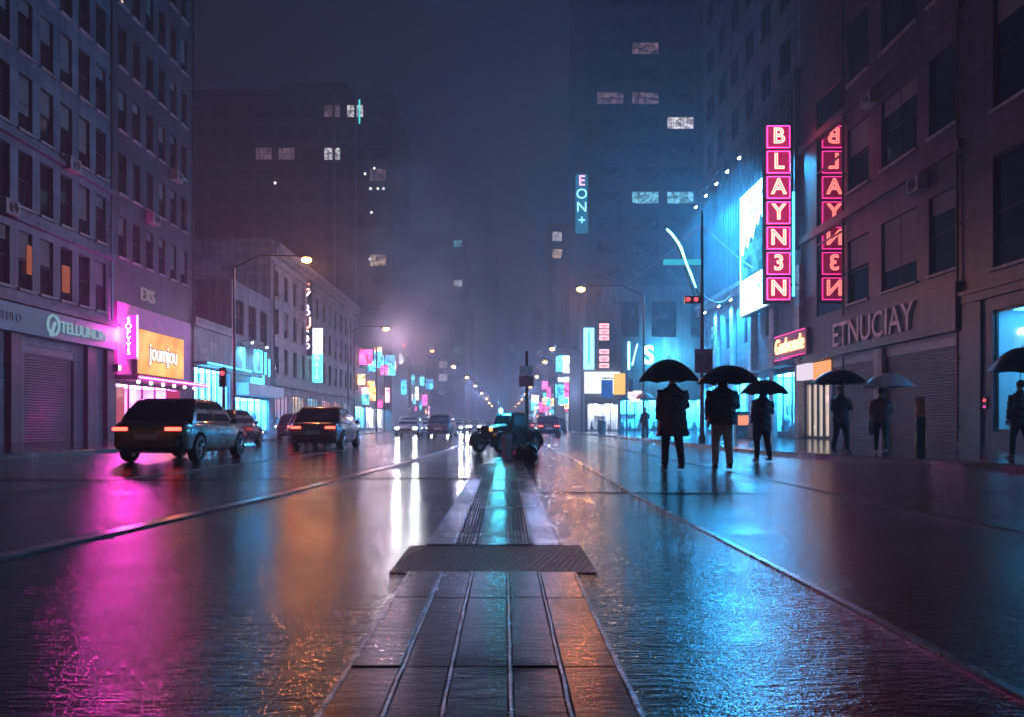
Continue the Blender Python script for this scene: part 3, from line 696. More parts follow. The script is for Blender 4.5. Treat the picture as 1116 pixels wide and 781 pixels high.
# orange billboard
t_ = thing('orange_billboard', 'glowing orange billboard with white script above the pink awning', 'billboard', (XL+0.55, 41.1, 3.65), RZL)
og, tt, out = nodes('orange face')
e = tt.nodes.new('ShaderNodeEmission'); e.inputs[1].default_value = 1.5
tc = tt.nodes.new('ShaderNodeTexCoord')
tt.links.new(ramp(tt, noise(tt, tc.outputs['Object'], 0.6, 2), 0.35, (1.0, 0.26, 0.06), 0.66, (1.0, 0.52, 0.17)), e.inputs[0]); tt.links.new(e.outputs[0], out.inputs[0])
obj('face', bbox(0, 5.6, 0, 0.12, 0, 2.3), og, t_)
obj('case', bbox(-0.07, 5.67, 0.121, 0.45, -0.07, 2.37, 0.02), M['black'], t_)
lettering('joumjou', 1.25, surf('dark red shadow', (0.12, 0.01, 0.03), 0.5), t_, (2.80, -0.02, 1.17), extrude=0.01, offset=0.06, sx=0.86)  # wider copy behind the white script, its printed dark red outline
lettering('joumjou', 1.25, emit('white script', (1.0, 0.92, 0.88), 2.0), t_, (2.80, -0.05, 1.17), extrude=0.012, sx=0.86)
light('AREA', t_, (2.8, -0.8, 1.0), 160, (1.0, 0.28, 0.20), (R(-90), 0, 0), 3.0)  # area light added to boost the billboard's orange glow
# magenta blade sign
t_ = thing('magenta_blade_sign', 'narrow magenta vertical sign with white characters left of the orange billboard', 'sign', (-19.7, 40.4, 0))
z1, z0 = PZ(344, 40.4), PZ(390, 40.4)
obj('panel', bbox(-0.36, 0.36, 0, 0.22, z0, z1, 0.03), emit('magenta panel', (0.9, 0.03, 0.42), 2.5), t_)
for i, ch in enumerate('SOPYYS'): lettering(ch, 0.42, emit('white letters', (1.0, 0.75, 0.95), 4), t_, (0, -0.03, z1-0.25-0.335*i), extrude=0.012, name='letter')
light('POINT', t_, (0.2, -0.9, (z0+z1)/2), 1300, (1.0, 0.04, 0.60), size=0.4)  # point light added before the sign to flood the wall magenta
for (ya, za, xb) in ((40.4, 6.0, 0.37),): 
    bm = bmesh.new(); tube(bm, [(0.46, -0.02, z0), (0.46, -0.02, z1)], 0.04, 8); obj('neon_tube', bm, M['e_magenta'], t_)

# L2b: low cyan shop
y0 = 49.4
l3 = building('cyan_strip_shop', 'low shop building with bright cyan vertical light strips across its front', 7.1, 7.8, 12, (XL, y0, 0), RZL, 'stone_pale', [], [(0.3, 6.7, 0.3, 4.7)])
shop_room(l3, 0.3, 6.7, 0.3, 4.7, emit('shop lamp aqua', (0.035, 0.42, 0.95), 110)); shop_window(l3, 0.3, 6.7, 0.3, 4.7, 6)
for i in range(5):
    x = 0.75 + i*1.25; part_box('light_strip', l3, x, x+0.50, 0.23, 0.27, 0.5, 4.5, emit('aqua strip', (0.06, 0.42, 0.70), 18))
part_box('canopy', l3, 0.1, 7.0, -0.9, -0.003, 4.75, 5.0, surf('canopy teal', (0.1, 0.3, 0.35), 0.4))
bm = bmesh.new(); tube(bm, [(0.15, -0.94, 4.88), (6.95, -0.94, 4.88)], 0.045, 8); obj('neon_tube', bm, M['e_cyan'], l3)
bm = bmesh.new(); box(bm, 0, 7.1, -0.2, -0.003, 7.2, 7.79); obj('cornice', bm, M['stone_pale'], l3)
# L2c: teal lit building with neon outline sign
y0 = 56.5
l4 = building('teal_neon_building', 'teal lit building with an outlined cyan neon sign over a white awning', 9.4, 11.5, 12, (XL, y0, 0), RZL, 'concrete', [(0.8+2.9*i, 2.6+2.9*i, 7.6, 10.2, 'pane', 2, 2) for i in range(3)], [(0.5, 8.9, 0.3, 3.0)])
shop_room(l4, 0.5, 8.9, 0.3, 3.0, emit('shop lamp teal', (0.035, 0.42, 0.95), 200)); shop_window(l4, 0.5, 8.9, 0.3, 3.0, 5)
part_box('awning', l4, 0.2, 9.2, -1.2, -0.003, 3.1, 4.0, surf('pale awning', (0.55, 0.6, 0.62), 0.5), 0.03)
t_ = thing('outline_neon_sign', 'cyan neon sign of open square outlines with script below on the teal building', 'sign', (XL+0.35, 57.4, 0), RZL)
bm = bmesh.new()
for seq in ([(0.4, 6.6), (0.4, 5.0), (2.0, 5.0)], [(3.0, 6.7), (3.0, 5.1), (4.6, 5.1), (4.6, 6.7), (3.8, 6.7)], [(5.6, 5.0), (5.6, 6.7)], [(6.6, 6.3), (6.6, 4.9)]):
    tube(bm, [(x, -0.1, z) for x, z in seq], 0.08, 8)
obj('neon_tube', bm, M['e_cyan'], t_)
lettering('oumal', 1.3, M['e_cyan'], t_, (3.6, -0.1, 4.35), outline=0.05)
bm = bmesh.new(); box(bm, 0.2, 7.0, 0.0, 0.12, 4.6, 4.7); box(bm, 0.2, 7.0, 0.0, 0.12, 6.8, 6.9); obj('frame', bm, M['frame'], t_)
for i in range(2):
    o = thing('wall_spotlight', 'small white spotlight above the outlined neon sign, %s of two' % ('nearer', 'farther')[i], 'spotlight', (XL, 58.6+3.6*i, 7.15), RZL)
    bm = bmesh.new(); tube(bm, [(0, 0, 0), (0, -0.7, 0.15)], 0.03, 8); tube(bm, [(0, -0.62, 0.22), (0, -0.80, -0.06)], [0.06, 0.12], 10); obj('arm', bm, M['steel_dark'], o)
    bm = bmesh.new(); ball(bm, (0, -0.81, -0.09), 0.10, u=10, v=6); obj('bulb', bm, M['e_white'], o)
    light('SPOT', o, (0, -0.85, -0.25), 700, (0.15, 0.75, 1.0), (R(25), 0, 0), 0.1, 130)

# L3: old corniced building
y0 = 66.0
wins = [(1.0+2.95*i, 2.3+2.95*i, z, z+2.3, 'lit_dim' if (i*5+k) % 17 == 3 else 'pane', 1, 2) for i in range(12) for k, z in enumerate((5.4, 8.7, 12.0))]
l5 = building('old_corniced_building', 'old pale building with a heavy cornice and vertical signs, beyond the neon shops', 36, 16.7, 22, (XL, y0, 0), RZL, 'stone_pale', wins, [(1+5.8*i, 5.6+5.8*i, 0.3, 3.6) for i in range(6)], sills=True)
sh_l = [emit('shop lamp rose', (1.0, 0.5, 0.6), 7), emit('shop lamp amber', (1.0, 0.6, 0.3), 7), emit('shop lamp ice', (0.4, 0.85, 1.0), 7)]
for i in range(6): shop_room(l5, 1+5.8*i, 5.6+5.8*i, 0.3, 3.6, sh_l[i % 3]); shop_window(l5, 1+5.8*i, 5.6+5.8*i, 0.3, 3.6, 4)
bm = bmesh.new(); box(bm, -0.3, 36.3, -0.9, -0.003, 15.9, 16.3); box(bm, -0.2, 36.2, -0.6, -0.003, 15.4, 15.9); box(bm, 0, 36, -0.3, -0.003, 14.7, 14.9); box(bm, 0, 36, -0.4, -0.003, 4.3, 4.8)
for i in range(48): x = 0.2 + i*0.75; box(bm, x, x+0.3, -0.85, -0.601, 15.55, 15.89)
obj('cornice', bm, M['stone_pale'], l5)
def blade(name, label, cat, px0, px1, py0, py1, Y, panel, chars, mats, size, arm_to):
    xc = (PX(px0, Y)+PX(px1, Y))/2; w = PX(px1, Y)-PX(px0, Y)
    t_ = thing(name, label, cat, (xc, Y, 0)); z1, z0 = PZ(py0, Y), PZ(py1, Y)
    obj('panel', bbox(-w/2, w/2, 0, 0.35, z0, z1, 0.03), panel, t_)
    n = len(chars)
    for i, ch in enumerate(chars):
        if ch == ' ': continue
        lettering(ch, size, mats[i % len(mats)], t_, (0, -0.05, z1-(z1-z0)*(i+0.5)/n), extrude=0.02, name='letter')
    bm = bmesh.new()
    for z in (z0+0.5, z1-0.5): tube(bm, [(0, 0.2, z), (arm_to-xc, 0.2, z)], 0.05, 6)
    obj('bracket', bm, M['frame'], t_); return t_
ew, er, ep = emit('white glyph', (1.0, 0.85, 0.95), 4), emit('coral glyph', (1.0, 0.35, 0.28), 5), emit('violet glyph', (0.8, 0.6, 1.0), 3)
blade('red_letter_blade_sign', 'dark vertical sign with pink and white letters on the old corniced building', 'sign', 327, 340, 304, 388, 78, surf('dark sign face', (0.03, 0.02, 0.05), 0.4), 'EYBUSP', [er, ew, ep], 1.7, XL)
t_ = blade('white_to_cyan_blade_sign', 'vertical light box fading from white to cyan beside the pink letter sign', 'sign', 340, 351, 358, 386, 80, emit('white box', (0.9, 0.85, 1.0), 2.6), 'HEIF', [emit('grey ink', (0.25, 0.3, 0.4), 1)], 0.7, XL)
w_ = PX(351, 80)-PX(340, 80)
obj('lower_panel', bbox(-w_/2, w_/2, 0, 0.35, PZ(416, 80), PZ(386.3, 80), 0.03), emit('cyan box', (0.10, 0.75, 0.9), 2.6), t_)
for i, ch in enumerate('NAIS'): lettering(ch, 0.7, emit('teal ink', (0.35, 0.9, 0.95), 4), t_, (0, -0.05, PZ(390+6.5*i, 80)), extrude=0.02, name='letter')

# L4: great dark tower behind
Yt = 130.0
w = []
lm = {(6, 7): 'lit_white', (3, 7): 'lit_dim', (4, 7): 'lit_dim', (7, 9): 'lit_white', (8, 6): 'lit_dim', (8, 2): 'lit_warm', (6, 9): 'lit_dim'}
for i in range(9):
    for j in range(10): w.append((0.9+3.85*i, 3.7+3.85*i, 20.2+3.6*j, 22.3+3.6*j, lm.get((i, j), 'pane'), 4, 2))
lt = building('dark_slab_tower', 'broad dark slab tower on the left with a penthouse and a few lit windows', 35.5, 57.2, 24, (-54.5, Yt, 0), 0, 'stone_tower', w, reveal=0.4)
bm = bmesh.new(); box(bm, 15.5, 27, 4, 18, 57.25, 60.2); obj('penthouse', bm, M['stone_tower'], lt)
bm = bmesh.new()
for x in (25.6, 29.2): box(bm, x, x+0.35, -0.5, -0.003, 0, 57)
obj('pier', bm, M['stone_blue'], lt)
part_box('light_strip', lt, 29.9, 30.15, -0.15, -0.003, 51.5, 55.5, emit('teal strip', (0.05, 0.6, 0.6), 2.0))
for (px, py) in ((404, 206), (412, 206), (418, 206), (408, 184), (405, 232), (403, 283), (300, 200), (398, 190)):
    x, z = PX(px, Yt)+54.5, PZ(py, Yt); bm = bmesh.new(); ball(bm, (x, -0.1, z), 0.22, u=8, v=6); obj('lamp', bm, emit('tower lamp', (0.9, 0.9, 1.0), 2), lt)

# pipes and boxes fixed to the near facades
def drainpipe(b, x, z1):
    bm = bmesh.new(); tube(bm, [(x, -0.12, 0.3), (x, -0.12, z1)], 0.06, 8)
    for q in range(int(z1/2.5)): box(bm, x-0.09, x+0.09, -0.19, -0.003, 0.8+q*2.5, 0.88+q*2.5)
    obj('drainpipe', bm, M['steel_dark'], b)
def cooler(b, x, z):
    bm = bbox(x-0.45, x+0.45, -0.45, -0.01, z, z+0.62, 0.03); o = obj('air_conditioner', bm, M['frame_pale'], b)
    bm = bmesh.new()
    for q in range(6): a = 0.05*q+0.03; tube(bm, [(x+a*math.cos(t), -0.46, z+0.31+a*math.sin(t)) for t in [2*math.pi*k/16 for k in range(17)]], 0.008, 4)
    obj('fan_grille', bm, M['black'], o)
for (b, x, z1) in ((l1, 17.0, 23), (l1, 0.35, 23), (l2, 9.9, 38), (r2, 15.45, 27), (r2, 5.75, 27), (r1, 5.75, 21), (l5, 0.5, 15)): drainpipe(b, x, z1)
for (b, x, z) in ((l1, 8.7, 9.2), (l1, 13.2, 12.4), (l2, 4.1, 12.1), (l2, 7.2, 15.5), (r2, 12.85, 10.3), (r1, 7.0, 10.5), (r2, 8.8, 15.5)): cooler(b, x, z)

# ================================================================== far street: hazy blocks on both sides and at the end
def far_block(name, label, x0, Y, w, h, D, wall, ncol, nrow, zlo, lit, signs=(), shop=None):
    ws = []; rnd = random.Random(int(Y*10+x0))
    cw = w/ncol; rh = (h-zlo-1.5)/nrow
    for i in range(ncol):
        for j in range(nrow):
            r = rnd.random(); p = 'pane'
            if r < lit: p = rnd.choice(['lit_white', 'lit_warm', 'lit_cyan', 'lit_dim'])
            ws.append((cw*(i+0.2), cw*(i+0.8), zlo+rh*(j+0.25), zlo+rh*(j+0.8), p, 2, 1))
    b = building(name, label, w, h, D, (x0, Y, 0), 0, wall, ws, reveal=0.3)
    return b
FAR = [
 # label, x0, Y, w, h, D, ncol, nrow, lit
 ('hazy mid rise block beyond the sign covered block on the right', 12.5, 160, 22, 38, 30, 5, 8, 0.10),
 ('hazy slim tower down the right side with dotted lit windows', 13.5, 235, 30, 62, 40, 6, 10, 0.16),
 ('faint block at the far right end of the street', 12, 330, 40, 50, 50, 6, 8, 0.12),
 ('hazy tall tower beyond the slab tower on the left, with scattered lights', -34, 205, 23.5, 52, 35, 6, 12, 0.14),
 ('low hazy block down the left side past the corniced building', -42, 160, 22.5, 20, 30, 6, 4, 0.12),
 ('faint broad block on the left far down the street', -50, 300, 38, 46, 40, 7, 9, 0.12),
 ('dim blue tower closing the far end of the street', -26, 470, 22, 92, 40, 5, 14, 0.06),
 ('dim pale tower at the far end right of the closing tower', 2, 540, 34, 84, 40, 6, 12, 0.05),
]
for a in FAR: far_block('far_building', a[0], a[1], a[2], a[3], a[4], a[5], 'stone_tower', a[6], a[7], 8.0, a[8])
# street level rows with lit shopfronts beyond the old building and beyond the podium
def sgm(c, s): return emit_mottled('row sign', tuple(x*0.15 for x in c), c, s*1.8, (2.6, 2.6, 2.2), 2)
def shop_row(label, side, ya, yb, h, seed):
    rnd = random.Random(seed); Wd = yb-ya; n = max(2, int(Wd/7))
    loc = (XL, ya, 0) if side < 0 else (12.4, yb, 0); rz = RZL if side < 0 else RZR
    ops = [(0.6+i*Wd/n, (i+1)*Wd/n-0.6, 0.3, 3.4) for i in range(n)]
    wn = [(0.8+3.1*i, 2.4+3.1*i, z, z+1.9, rnd.choice(['pane', 'pane', 'lit_white', 'lit_dim', 'lit_warm']), 2, 1) for i in range(int((Wd-1)/3.1)) for z in ((5.6, 8.8) if h > 11 else (5.6,))]
    b = building('shop_row', label, Wd, h, 5.5 if side > 0 else 14, loc, rz, rnd.choice(['stone_pale', 'concrete', 'stone_brown']), wn, ops)
    for o in ops:
        c = rnd.choice([(0.1, 0.55, 1.0), (1.0, 0.45, 0.55), (1.0, 0.7, 0.45), (0.85, 0.92, 1.0)])
        shop_room(b, *o, emit('row lamp', c, 140), depth=1.8); shop_window(b, *o, 3)
        for _k in range(rnd.choice((1, 2, 3, 3))):
            c2 = rnd.choice([(0.04, 0.28, 0.5), (0.7, 0.35, 0.15), (0.6, 0.05, 0.2), (0.7, 0.25, 0.4), (0.8, 0.25, 0.07), (0.5, 0.5, 0.6), (0.06, 0.35, 0.42)])
            z = rnd.uniform(3.7, 5.0); x = rnd.uniform(o[0], o[1]-1.5); s = rnd.uniform(4.0, 9)
            if rnd.random() < 0.55: part_box('shop_sign', b, x, min(x+rnd.uniform(1.2, 3.2), Wd), -0.30-0.07*_k, -0.004, 3.6+1.3*_k, 4.2+1.3*_k+rnd.uniform(0, 0.6), sgm(c2, s))
            else: part_box('blade_sign', b, x, x+0.3, -rnd.uniform(0.5, 1.0), -0.004, z+_k, z+_k+rnd.uniform(0.7, 2.4), sgm(c2, s))
    for _q in range(9):
        x = rnd.uniform(0.5, Wd-1.5); z = rnd.uniform(4.5, h+0.5); hh_ = rnd.uniform(0.8, 3.2)
        c2 = rnd.choice([(0.05, 0.4, 0.7), (0.9, 0.4, 0.2), (0.7, 0.07, 0.3), (0.7, 0.75, 0.9), (0.06, 0.5, 0.6)])
        part_box('blade_sign', b, x, x+0.3, -rnd.uniform(1.0, 2.2), -0.004, z, z+hh_, sgm(c2, rnd.uniform(4, 9)))
    return b
shop_row('row of lit shops past the old corniced building on the left', -1, 103, 150, 11.5, 3)
shop_row('farther row of lit shops on the left before the haze', -1, 152, 235, 10, 4)
shop_row('last faint shop row at the far left end of the street', -1, 237, 330, 13, 5)
shop_row('row of lit shops beyond the dark tower on the right', 1, 143, 158, 12, 9)
shop_row('farther row of lit shops on the right before the haze', 1, 191, 233, 12, 11)
shop_row('last faint shop row at the far right end of the street', 1, 276, 328, 12, 12)

# ================================================================== STREET FURNITURE
def street_lamp(label, x, y, z, arm, grp, energy=900, col=(1.0, 0.42, 0.13), base=0.12):
    """x: lamp head; the pole stands |arm| to the side"""
    t_ = thing('street_lamp', label, 'street lamp', (x+arm, y, base), 0, grp)
    h = z-base
    bm = bmesh.new(); tube(bm, [(0, 0, 0), (0, 0, 0.8), (0, 0, h*0.97)], [0.11, 0.08, 0.05], 10); tube(bm, [(0, 0, 0), (0, 0, 0.25)], [0.17, 0.15], 10); obj('pole', bm, M['steel_dark'], t_, smooth=True)
    bm = bmesh.new(); tube(bm, [(0, 0, h*0.96), (-arm*0.35, 0, h+0.25), (-arm*0.9, 0, h+0.22)], [0.045, 0.04, 0.035], 8); obj('arm', bm, M['steel_dark'], t_, smooth=True)
    bm = bmesh.new(); ball(bm, (-arm, 0, h+0.16), 0.38, 0.17, 0.10, 12, 8); obj('lamp_head', bm, M['steel_dark'], t_, smooth=True)
    bm = bmesh.new(); ball(bm, (-arm, 0, h+0.02), 0.24, 0.20, 0.14, 12, 8); obj('bulb', bm, M['e_sodium'], t_, smooth=True)
    if energy: light('POINT', t_, (-arm, 0, h-0.26), energy, col, size=0.10)
    return t_
gl, gr_ = 'street lamps along the left kerb', 'street lamps along the right kerb'
ordl = ['nearest', 'second', 'third', 'fourth', 'fifth', 'sixth', 'seventh', 'eighth', 'ninth', 'tenth']
for i, (px, py, Y) in enumerate(((334, 284, 38.2), (421, 359, 66), (471, 383, 86), (494, 399, 108), (509, 411, 134), (518, 420, 165), (525, 428, 205), (530, 434, 250), (533, 438.5, 300), (536, 442, 360))):
    street_lamp('%s orange street lamp from the camera along the left kerb' % ordl[i], PX(px, Y), Y, PZ(py, Y), -13.4-PX(px, Y), gl, (700, 1500, 700, 1000, 1800, 3000, 5000, 0, 0, 0)[i], (1.0, 0.28, 0.07) if i == 0 else (0.80, 0.58, 0.80) if i == 1 else (0.40, 0.50, 1.0))  # bulbs stay orange; past the nearest, added violet and blue light tints the haze
for i, (px, py, Y) in enumerate(((633, 316, 46.6), (602, 381, 84), (594, 394, 100), (585, 410, 130), (578, 421, 165), (573, 429, 205), (569, 434.5, 250), (565, 439, 305), (562, 442.5, 365))):
    street_lamp('%s orange street lamp from the camera along the right kerb' % ordl[i], PX(px, Y), Y, PZ(py, Y), 8.4-PX(px, Y), gr_, (700, 500, 600, 1300, 2200, 3500, 0, 0, 0)[i], (1.0, 0.28, 0.07) if i == 0 else (0.30, 0.50, 1.0))  # beyond the nearest, the orange bulbs carry added blue light for the haze

# neon armed mast on the right kerb
Ym = 33.6; xm = PX(765, Ym)
t_ = thing('neon_mast', 'slim dark mast with a slanting cyan lit arm and a red number banner', 'mast', (xm, Ym, 0.12))
bm = bmesh.new(); tube(bm, [(0, 0, 0), (0, 0, PZ(330, Ym)), (0, 0, PZ(234, Ym))], [0.10, 0.075, 0.05], 10); tube(bm, [(0, 0, 0), (0, 0, 0.3)], 0.16, 10); obj('pole', bm, M['steel_dark'], t_, smooth=True)
A = Vector((-0.22, 0, PZ(322, Ym)-0.12)); B = Vector((PX(726, Ym)-xm, 0, PZ(249, Ym)-0.12)); Cc = Vector((PX(741, Ym)-xm, 0, PZ(268, Ym)-0.12))
bm = bmesh.new()
for off in (-0.10, 0.10): tube(bm, [A+Vector((off, 0.05, 0)), Cc+Vector((off, 0.05, 0)), B+Vector((off*0.5, 0.05, 0))], 0.03, 6)
for k in range(12):
    a = A.lerp(Cc, k/12); b = A.lerp(Cc, (k+1)/12); s = 0.10 if k % 2 else -0.10
    tube(bm, [a+Vector((s, 0.05, 0)), b+Vector((-s, 0.05, 0))], 0.018, 5)
obj('arm', bm, M['steel_dark'], t_)
bm = bmesh.new(); tube(bm, [Vector((PX(a, Ym)-xm, -0.07, PZ(b, Ym)-0.12)) for a, b in ((758, 314), (752, 298), (748, 289), (742, 271), (738, 264), (732, 256), (726, 250))], [0.03, 0.05, 0.04, 0.055, 0.05, 0.05, 0.04], 8); obj('neon_tube', bm, emit('ice tube', (0.25, 0.85, 1.0), 5), t_)
obj('cross_bar', bbox(PX(723, Ym)-xm, -0.06, -0.06, 0.06, PZ(289, Ym)-0.12, PZ(283, Ym)-0.12, 0.02), emit('teal bar', (0.05, 0.5, 0.7), 0.9), t_)
for k in range(2):
    bm = bmesh.new(); ball(bm, (-0.62+0.34*k, -0.1, PZ(327, Ym)-0.12), 0.09, u=10, v=8); obj('signal_light', bm, M['e_red'], t_)
bm = bmesh.new(); box(bm, -0.75, -0.06, -0.06, 0.08, PZ(331, Ym)-0.12, PZ(323, Ym)-0.12); obj('signal_box', bm, M['black'], t_)
obj('banner', bbox(-0.34, 0.44, -0.13, -0.105, PZ(406, Ym)-0.12, PZ(381, Ym)-0.12), surf('red banner', (0.40, 0.05, 0.10), 0.5), t_)
lettering('93', 0.72, surf('banner numerals', (0.10, 0.02, 0.04), 0.5), t_, (0.05, -0.14, PZ(393.5, Ym)-0.12), extrude=0.008, name='numerals')
def cable(label, pts, r=0.018):
    bm = bmesh.new(); tube(bm, pts, r, 6); return tag(obj('overhead_cable', bm, M['steel_dark']), label, 'cable', 'overhead cables')
def sag(a, b, s, n=10):
    a, b = Vector(a), Vector(b); return [a.lerp(b, k/n) - Vector((0, 0, s*4*(k/n)*(1-k/n))) for k in range(n+1)]
top = (xm, Ym, PZ(245, Ym))
cable('thin cable from the neon mast down to the ribbed block', sag(top, (16.6, 50.5, 10.9), 0.15))
cable('long cable from the neon mast across to the dark tower', sag(top, (13.9, 103.9, 18.5), 0.4))
cable('low slack cable between the neon mast and the cornice', sag((xm, Ym, PZ(320, Ym)), (16.3, 55, 10.4), 0.6))

# signal cluster on the right kerb farther on
Yq = 60.0; xq = PX(683, Yq)
t_ = thing('sign_pole', 'dark pole with a yellow panel and blue board near the white billboard', 'sign pole', (xq, Yq, 0.12))
bm = bmesh.new(); tube(bm, [(0, 0, 0), (0, 0, PZ(392, Yq))], 0.08, 10); tube(bm, [(-1.9, 0, PZ(413, Yq)), (0, 0, PZ(413, Yq))], 0.05, 8); obj('pole', bm, M['steel_dark'], t_)
obj('yellow_panel', bbox(-1.05, -0.15, -0.25, -0.06, PZ(431, Yq), PZ(408, Yq), 0.03), emit('amber panel', (1.0, 0.55, 0.12), 1.2), t_)
obj('blue_board', bbox(-2.0, -1.1, -0.2, -0.06, PZ(435, Yq), PZ(415, Yq), 0.03), surf('blue board', (0.05, 0.14, 0.26), 0.4), t_)
obj('dark_case', bbox(0.1, 0.45, -0.2, 0.1, PZ(428, Yq), PZ(414, Yq), 0.03), M['black'], t_)
t_ = thing('round_shop_sign', 'pale shield shaped sign with red lettering behind the first umbrella', 'sign', (PX(692, 70), 70, PZ(431, 70)))
bm = bmesh.new(); pts = [(-0.62, 0.5), (0.62, 0.5), (0.62, -0.1), (0.35, -0.42), (0, -0.55), (-0.35, -0.42), (-0.62, -0.1)]
lo = [bm.verts.new((x, 0, z)) for x, z in pts]; hi = [bm.verts.new((x, 0.2, z)) for x, z in pts]; bm.faces.new(lo); bm.faces.new(hi[::-1])
for i in range(7): j = (i+1) % 7; bm.faces.new((lo[i], hi[i], hi[j], lo[j]))
obj('face', bm, emit('pale shield', (1.0, 0.78, 0.85), 1.6), t_)
lettering('NOS', 0.42, emit('red letters', (0.8, 0.05, 0.1), 1), t_, (0, -0.03, 0.05), extrude=0.01)
bm = bmesh.new(); tube(bm, [(0, 0.3, -2.5-PZ(431, 70)+2.62), (0, 0.3, 0.4)], 0.05, 8); box(bm, -0.05, 0.05, 0.2, 0.3, -0.1, 0.1); obj('post', bm, M['steel_dark'], t_)
# litter bin / machine with an orange panel
t_ = thing('vending_machine', 'dark street machine with a glowing orange panel behind the small pedestrian', 'vending machine', (PX(810, 47), 47, 0.115))
obj('cabinet', bbox(-0.42, 0.42, 0, 0.6, 0, 1.6, 0.04), M['black'], t_)
obj('panel', bbox(-0.32, 0.32, -0.03, -0.002, 0.75, 1.35, 0.01), emit('orange face', (1.0, 0.30, 0.12), 1.1), t_)
obj('slot', bbox(-0.3, 0.3, -0.02, -0.002, 0.2, 0.45), M['steel_dark'], t_)
t_ = thing('litter_bin', 'dark round litter bin on the pavement by the yellow panel pole', 'bin', (PX(656, 62), 62, 0.12))
bm = bmesh.new(); tube(bm, [(0, 0, 0), (0, 0, 0.95)], [0.28, 0.33], 16); obj('drum', bm, M['steel_dark'], t_)
bm = bmesh.new(); tube(bm, [(0, 0, 0.952), (0, 0, 1.0), (0, 0, 1.1)], [0.35, 0.35, 0.18], 16); obj('lid', bm, M['black'], t_)

# parking post on the right pavement
Yb = 18.7; t_ = thing('parking_post', 'waist high dark post with an orange numbered head on the right pavement', 'bollard', (PX(1003, Yb), Yb, 0.115))
bm = bmesh.new(); box(bm, -0.10, 0.10, -0.05, 0.05, 0, 0.98); obj('post', bm, M['black'], t_)
bm = bmesh.new(); tube(bm, [(-0.13, 0, 0), (-0.13, 0, 1.36), (-0.10, 0, 1.43), (0.10, 0, 1.43), (0.13, 0, 1.36), (0.13, 0, 0)], 0.018, 8); obj('hoop', bm, M['steel'], t_)
obj('head', bbox(-0.105, 0.105, -0.06, 0.05, 0.985, 1.405, 0.02), surf('orange enamel', (0.75, 0.16, 0.06), 0.4), t_)
lettering('8', 0.2, M['black'], t_, (0, -0.068, 1.30), extrude=0.004, name='numerals'); lettering('36', 0.2, M['black'], t_, (0, -0.068, 1.10), extrude=0.004, name='numerals')

# pole with sign plates on the track and the pale post
Yp = 27.0; t_ = thing('track_sign_pole', 'dark pole with two maroon plates standing at the end of the track', 'sign pole', (PX(574, Yp), Yp, 0))
bm = bmesh.new(); tube(bm, [(0, 0, 0), (0, 0, PZ(383, Yp))], [0.07, 0.05], 10); tube(bm, [(0, 0, 0), (0, 0, 0.06)], 0.16, 12); obj('pole', bm, M['black'], t_)
obj('plate', bbox(-0.27, 0.24, -0.10, -0.06, PZ(421, Yp), PZ(409, Yp), 0.005), surf('maroon plate', (0.40, 0.04, 0.10), 0.4), t_)
obj('plate', bbox(-0.25, 0.22, -0.095, -0.06, PZ(408.3, Yp), PZ(398, Yp), 0.005), surf('rose plate', (0.75, 0.32, 0.42), 0.4), t_)
Yp = 20.2; t_ = thing('pale_post', 'short square pale post at the far end of the track slabs', 'bollard', (PX(552.5, Yp), Yp, 0.0), R(35))
obj('post', bbox(-0.105, 0.105, -0.08, 0.08, 0, PZ(472, Yp), 0.02), surf('pale pink enamel', (0.85, 0.70, 0.74), 0.35), t_)
bm = bmesh.new(); box(bm, -0.11, 0.11, -0.085, 0.085, PZ(477, Yp), PZ(474.5, Yp)); obj('band', bm, M['steel'], t_)
# dark bundle of sacks beside it
t_ = thing('sack_pile', 'dark lumpy bundle on the wet road just right of the pale post', 'bundle', (PX(572, 18.4), 18.4, 0))
rnd = random.Random(5)
for (x, y, r, h) in ((-0.12, 0, 0.17, 0.40), (0.12, 0.02, 0.18, 0.46), (0.0, 0.26, 0.2, 0.44), (0.18, -0.14, 0.12, 0.26)):
    bm = bmesh.new(); bmesh.ops.create_icosphere(bm, subdivisions=3, radius=1)
    for v in bm.verts:
        n = v.co.normalized(); k = 1 + 0.10*math.sin(9*n.x+3*x)+0.08*math.sin(11*n.z+7*n.y)
        pinch = 1.0 - 0.75*max(0, n.z-0.55)/0.45
        v.co = Vector((n.x*r*k*pinch, n.y*r*k*pinch, (n.z*0.5+0.5)*h*(1.0+0.2*max(0, n.z-0.7))))
    obj('sack', bm, surf('black plastic', (0.02, 0.02, 0.022), 0.25), t_, (x, y, 0), smooth=True)

# left signal post
t_ = thing('crossing_signal', 'dark crossing signal post with a red light on the left kerb', 'traffic signal', (-13.3, 36.5, 0.12))
bm = bmesh.new(); tube(bm, [(0, 0, 0), (0, 0, 3.5)], [0.09, 0.06], 10); obj('pole', bm, M['steel_dark'], t_)
o = obj('signal_head', bbox(-0.17, 0.17, -0.22, -0.02, 2.55, 3.45, 0.03), M['black'], t_)
bm = bmesh.new(); ball(bm, (0, -0.22, 3.2), 0.11, 0.05, 0.11, 12, 8); obj('red_lens', bm, M['e_red'], o)
bm = bmesh.new(); ball(bm, (0, -0.22, 2.8), 0.11, 0.05, 0.11, 12, 8); obj('dark_lens', bm, M['pane'], o)
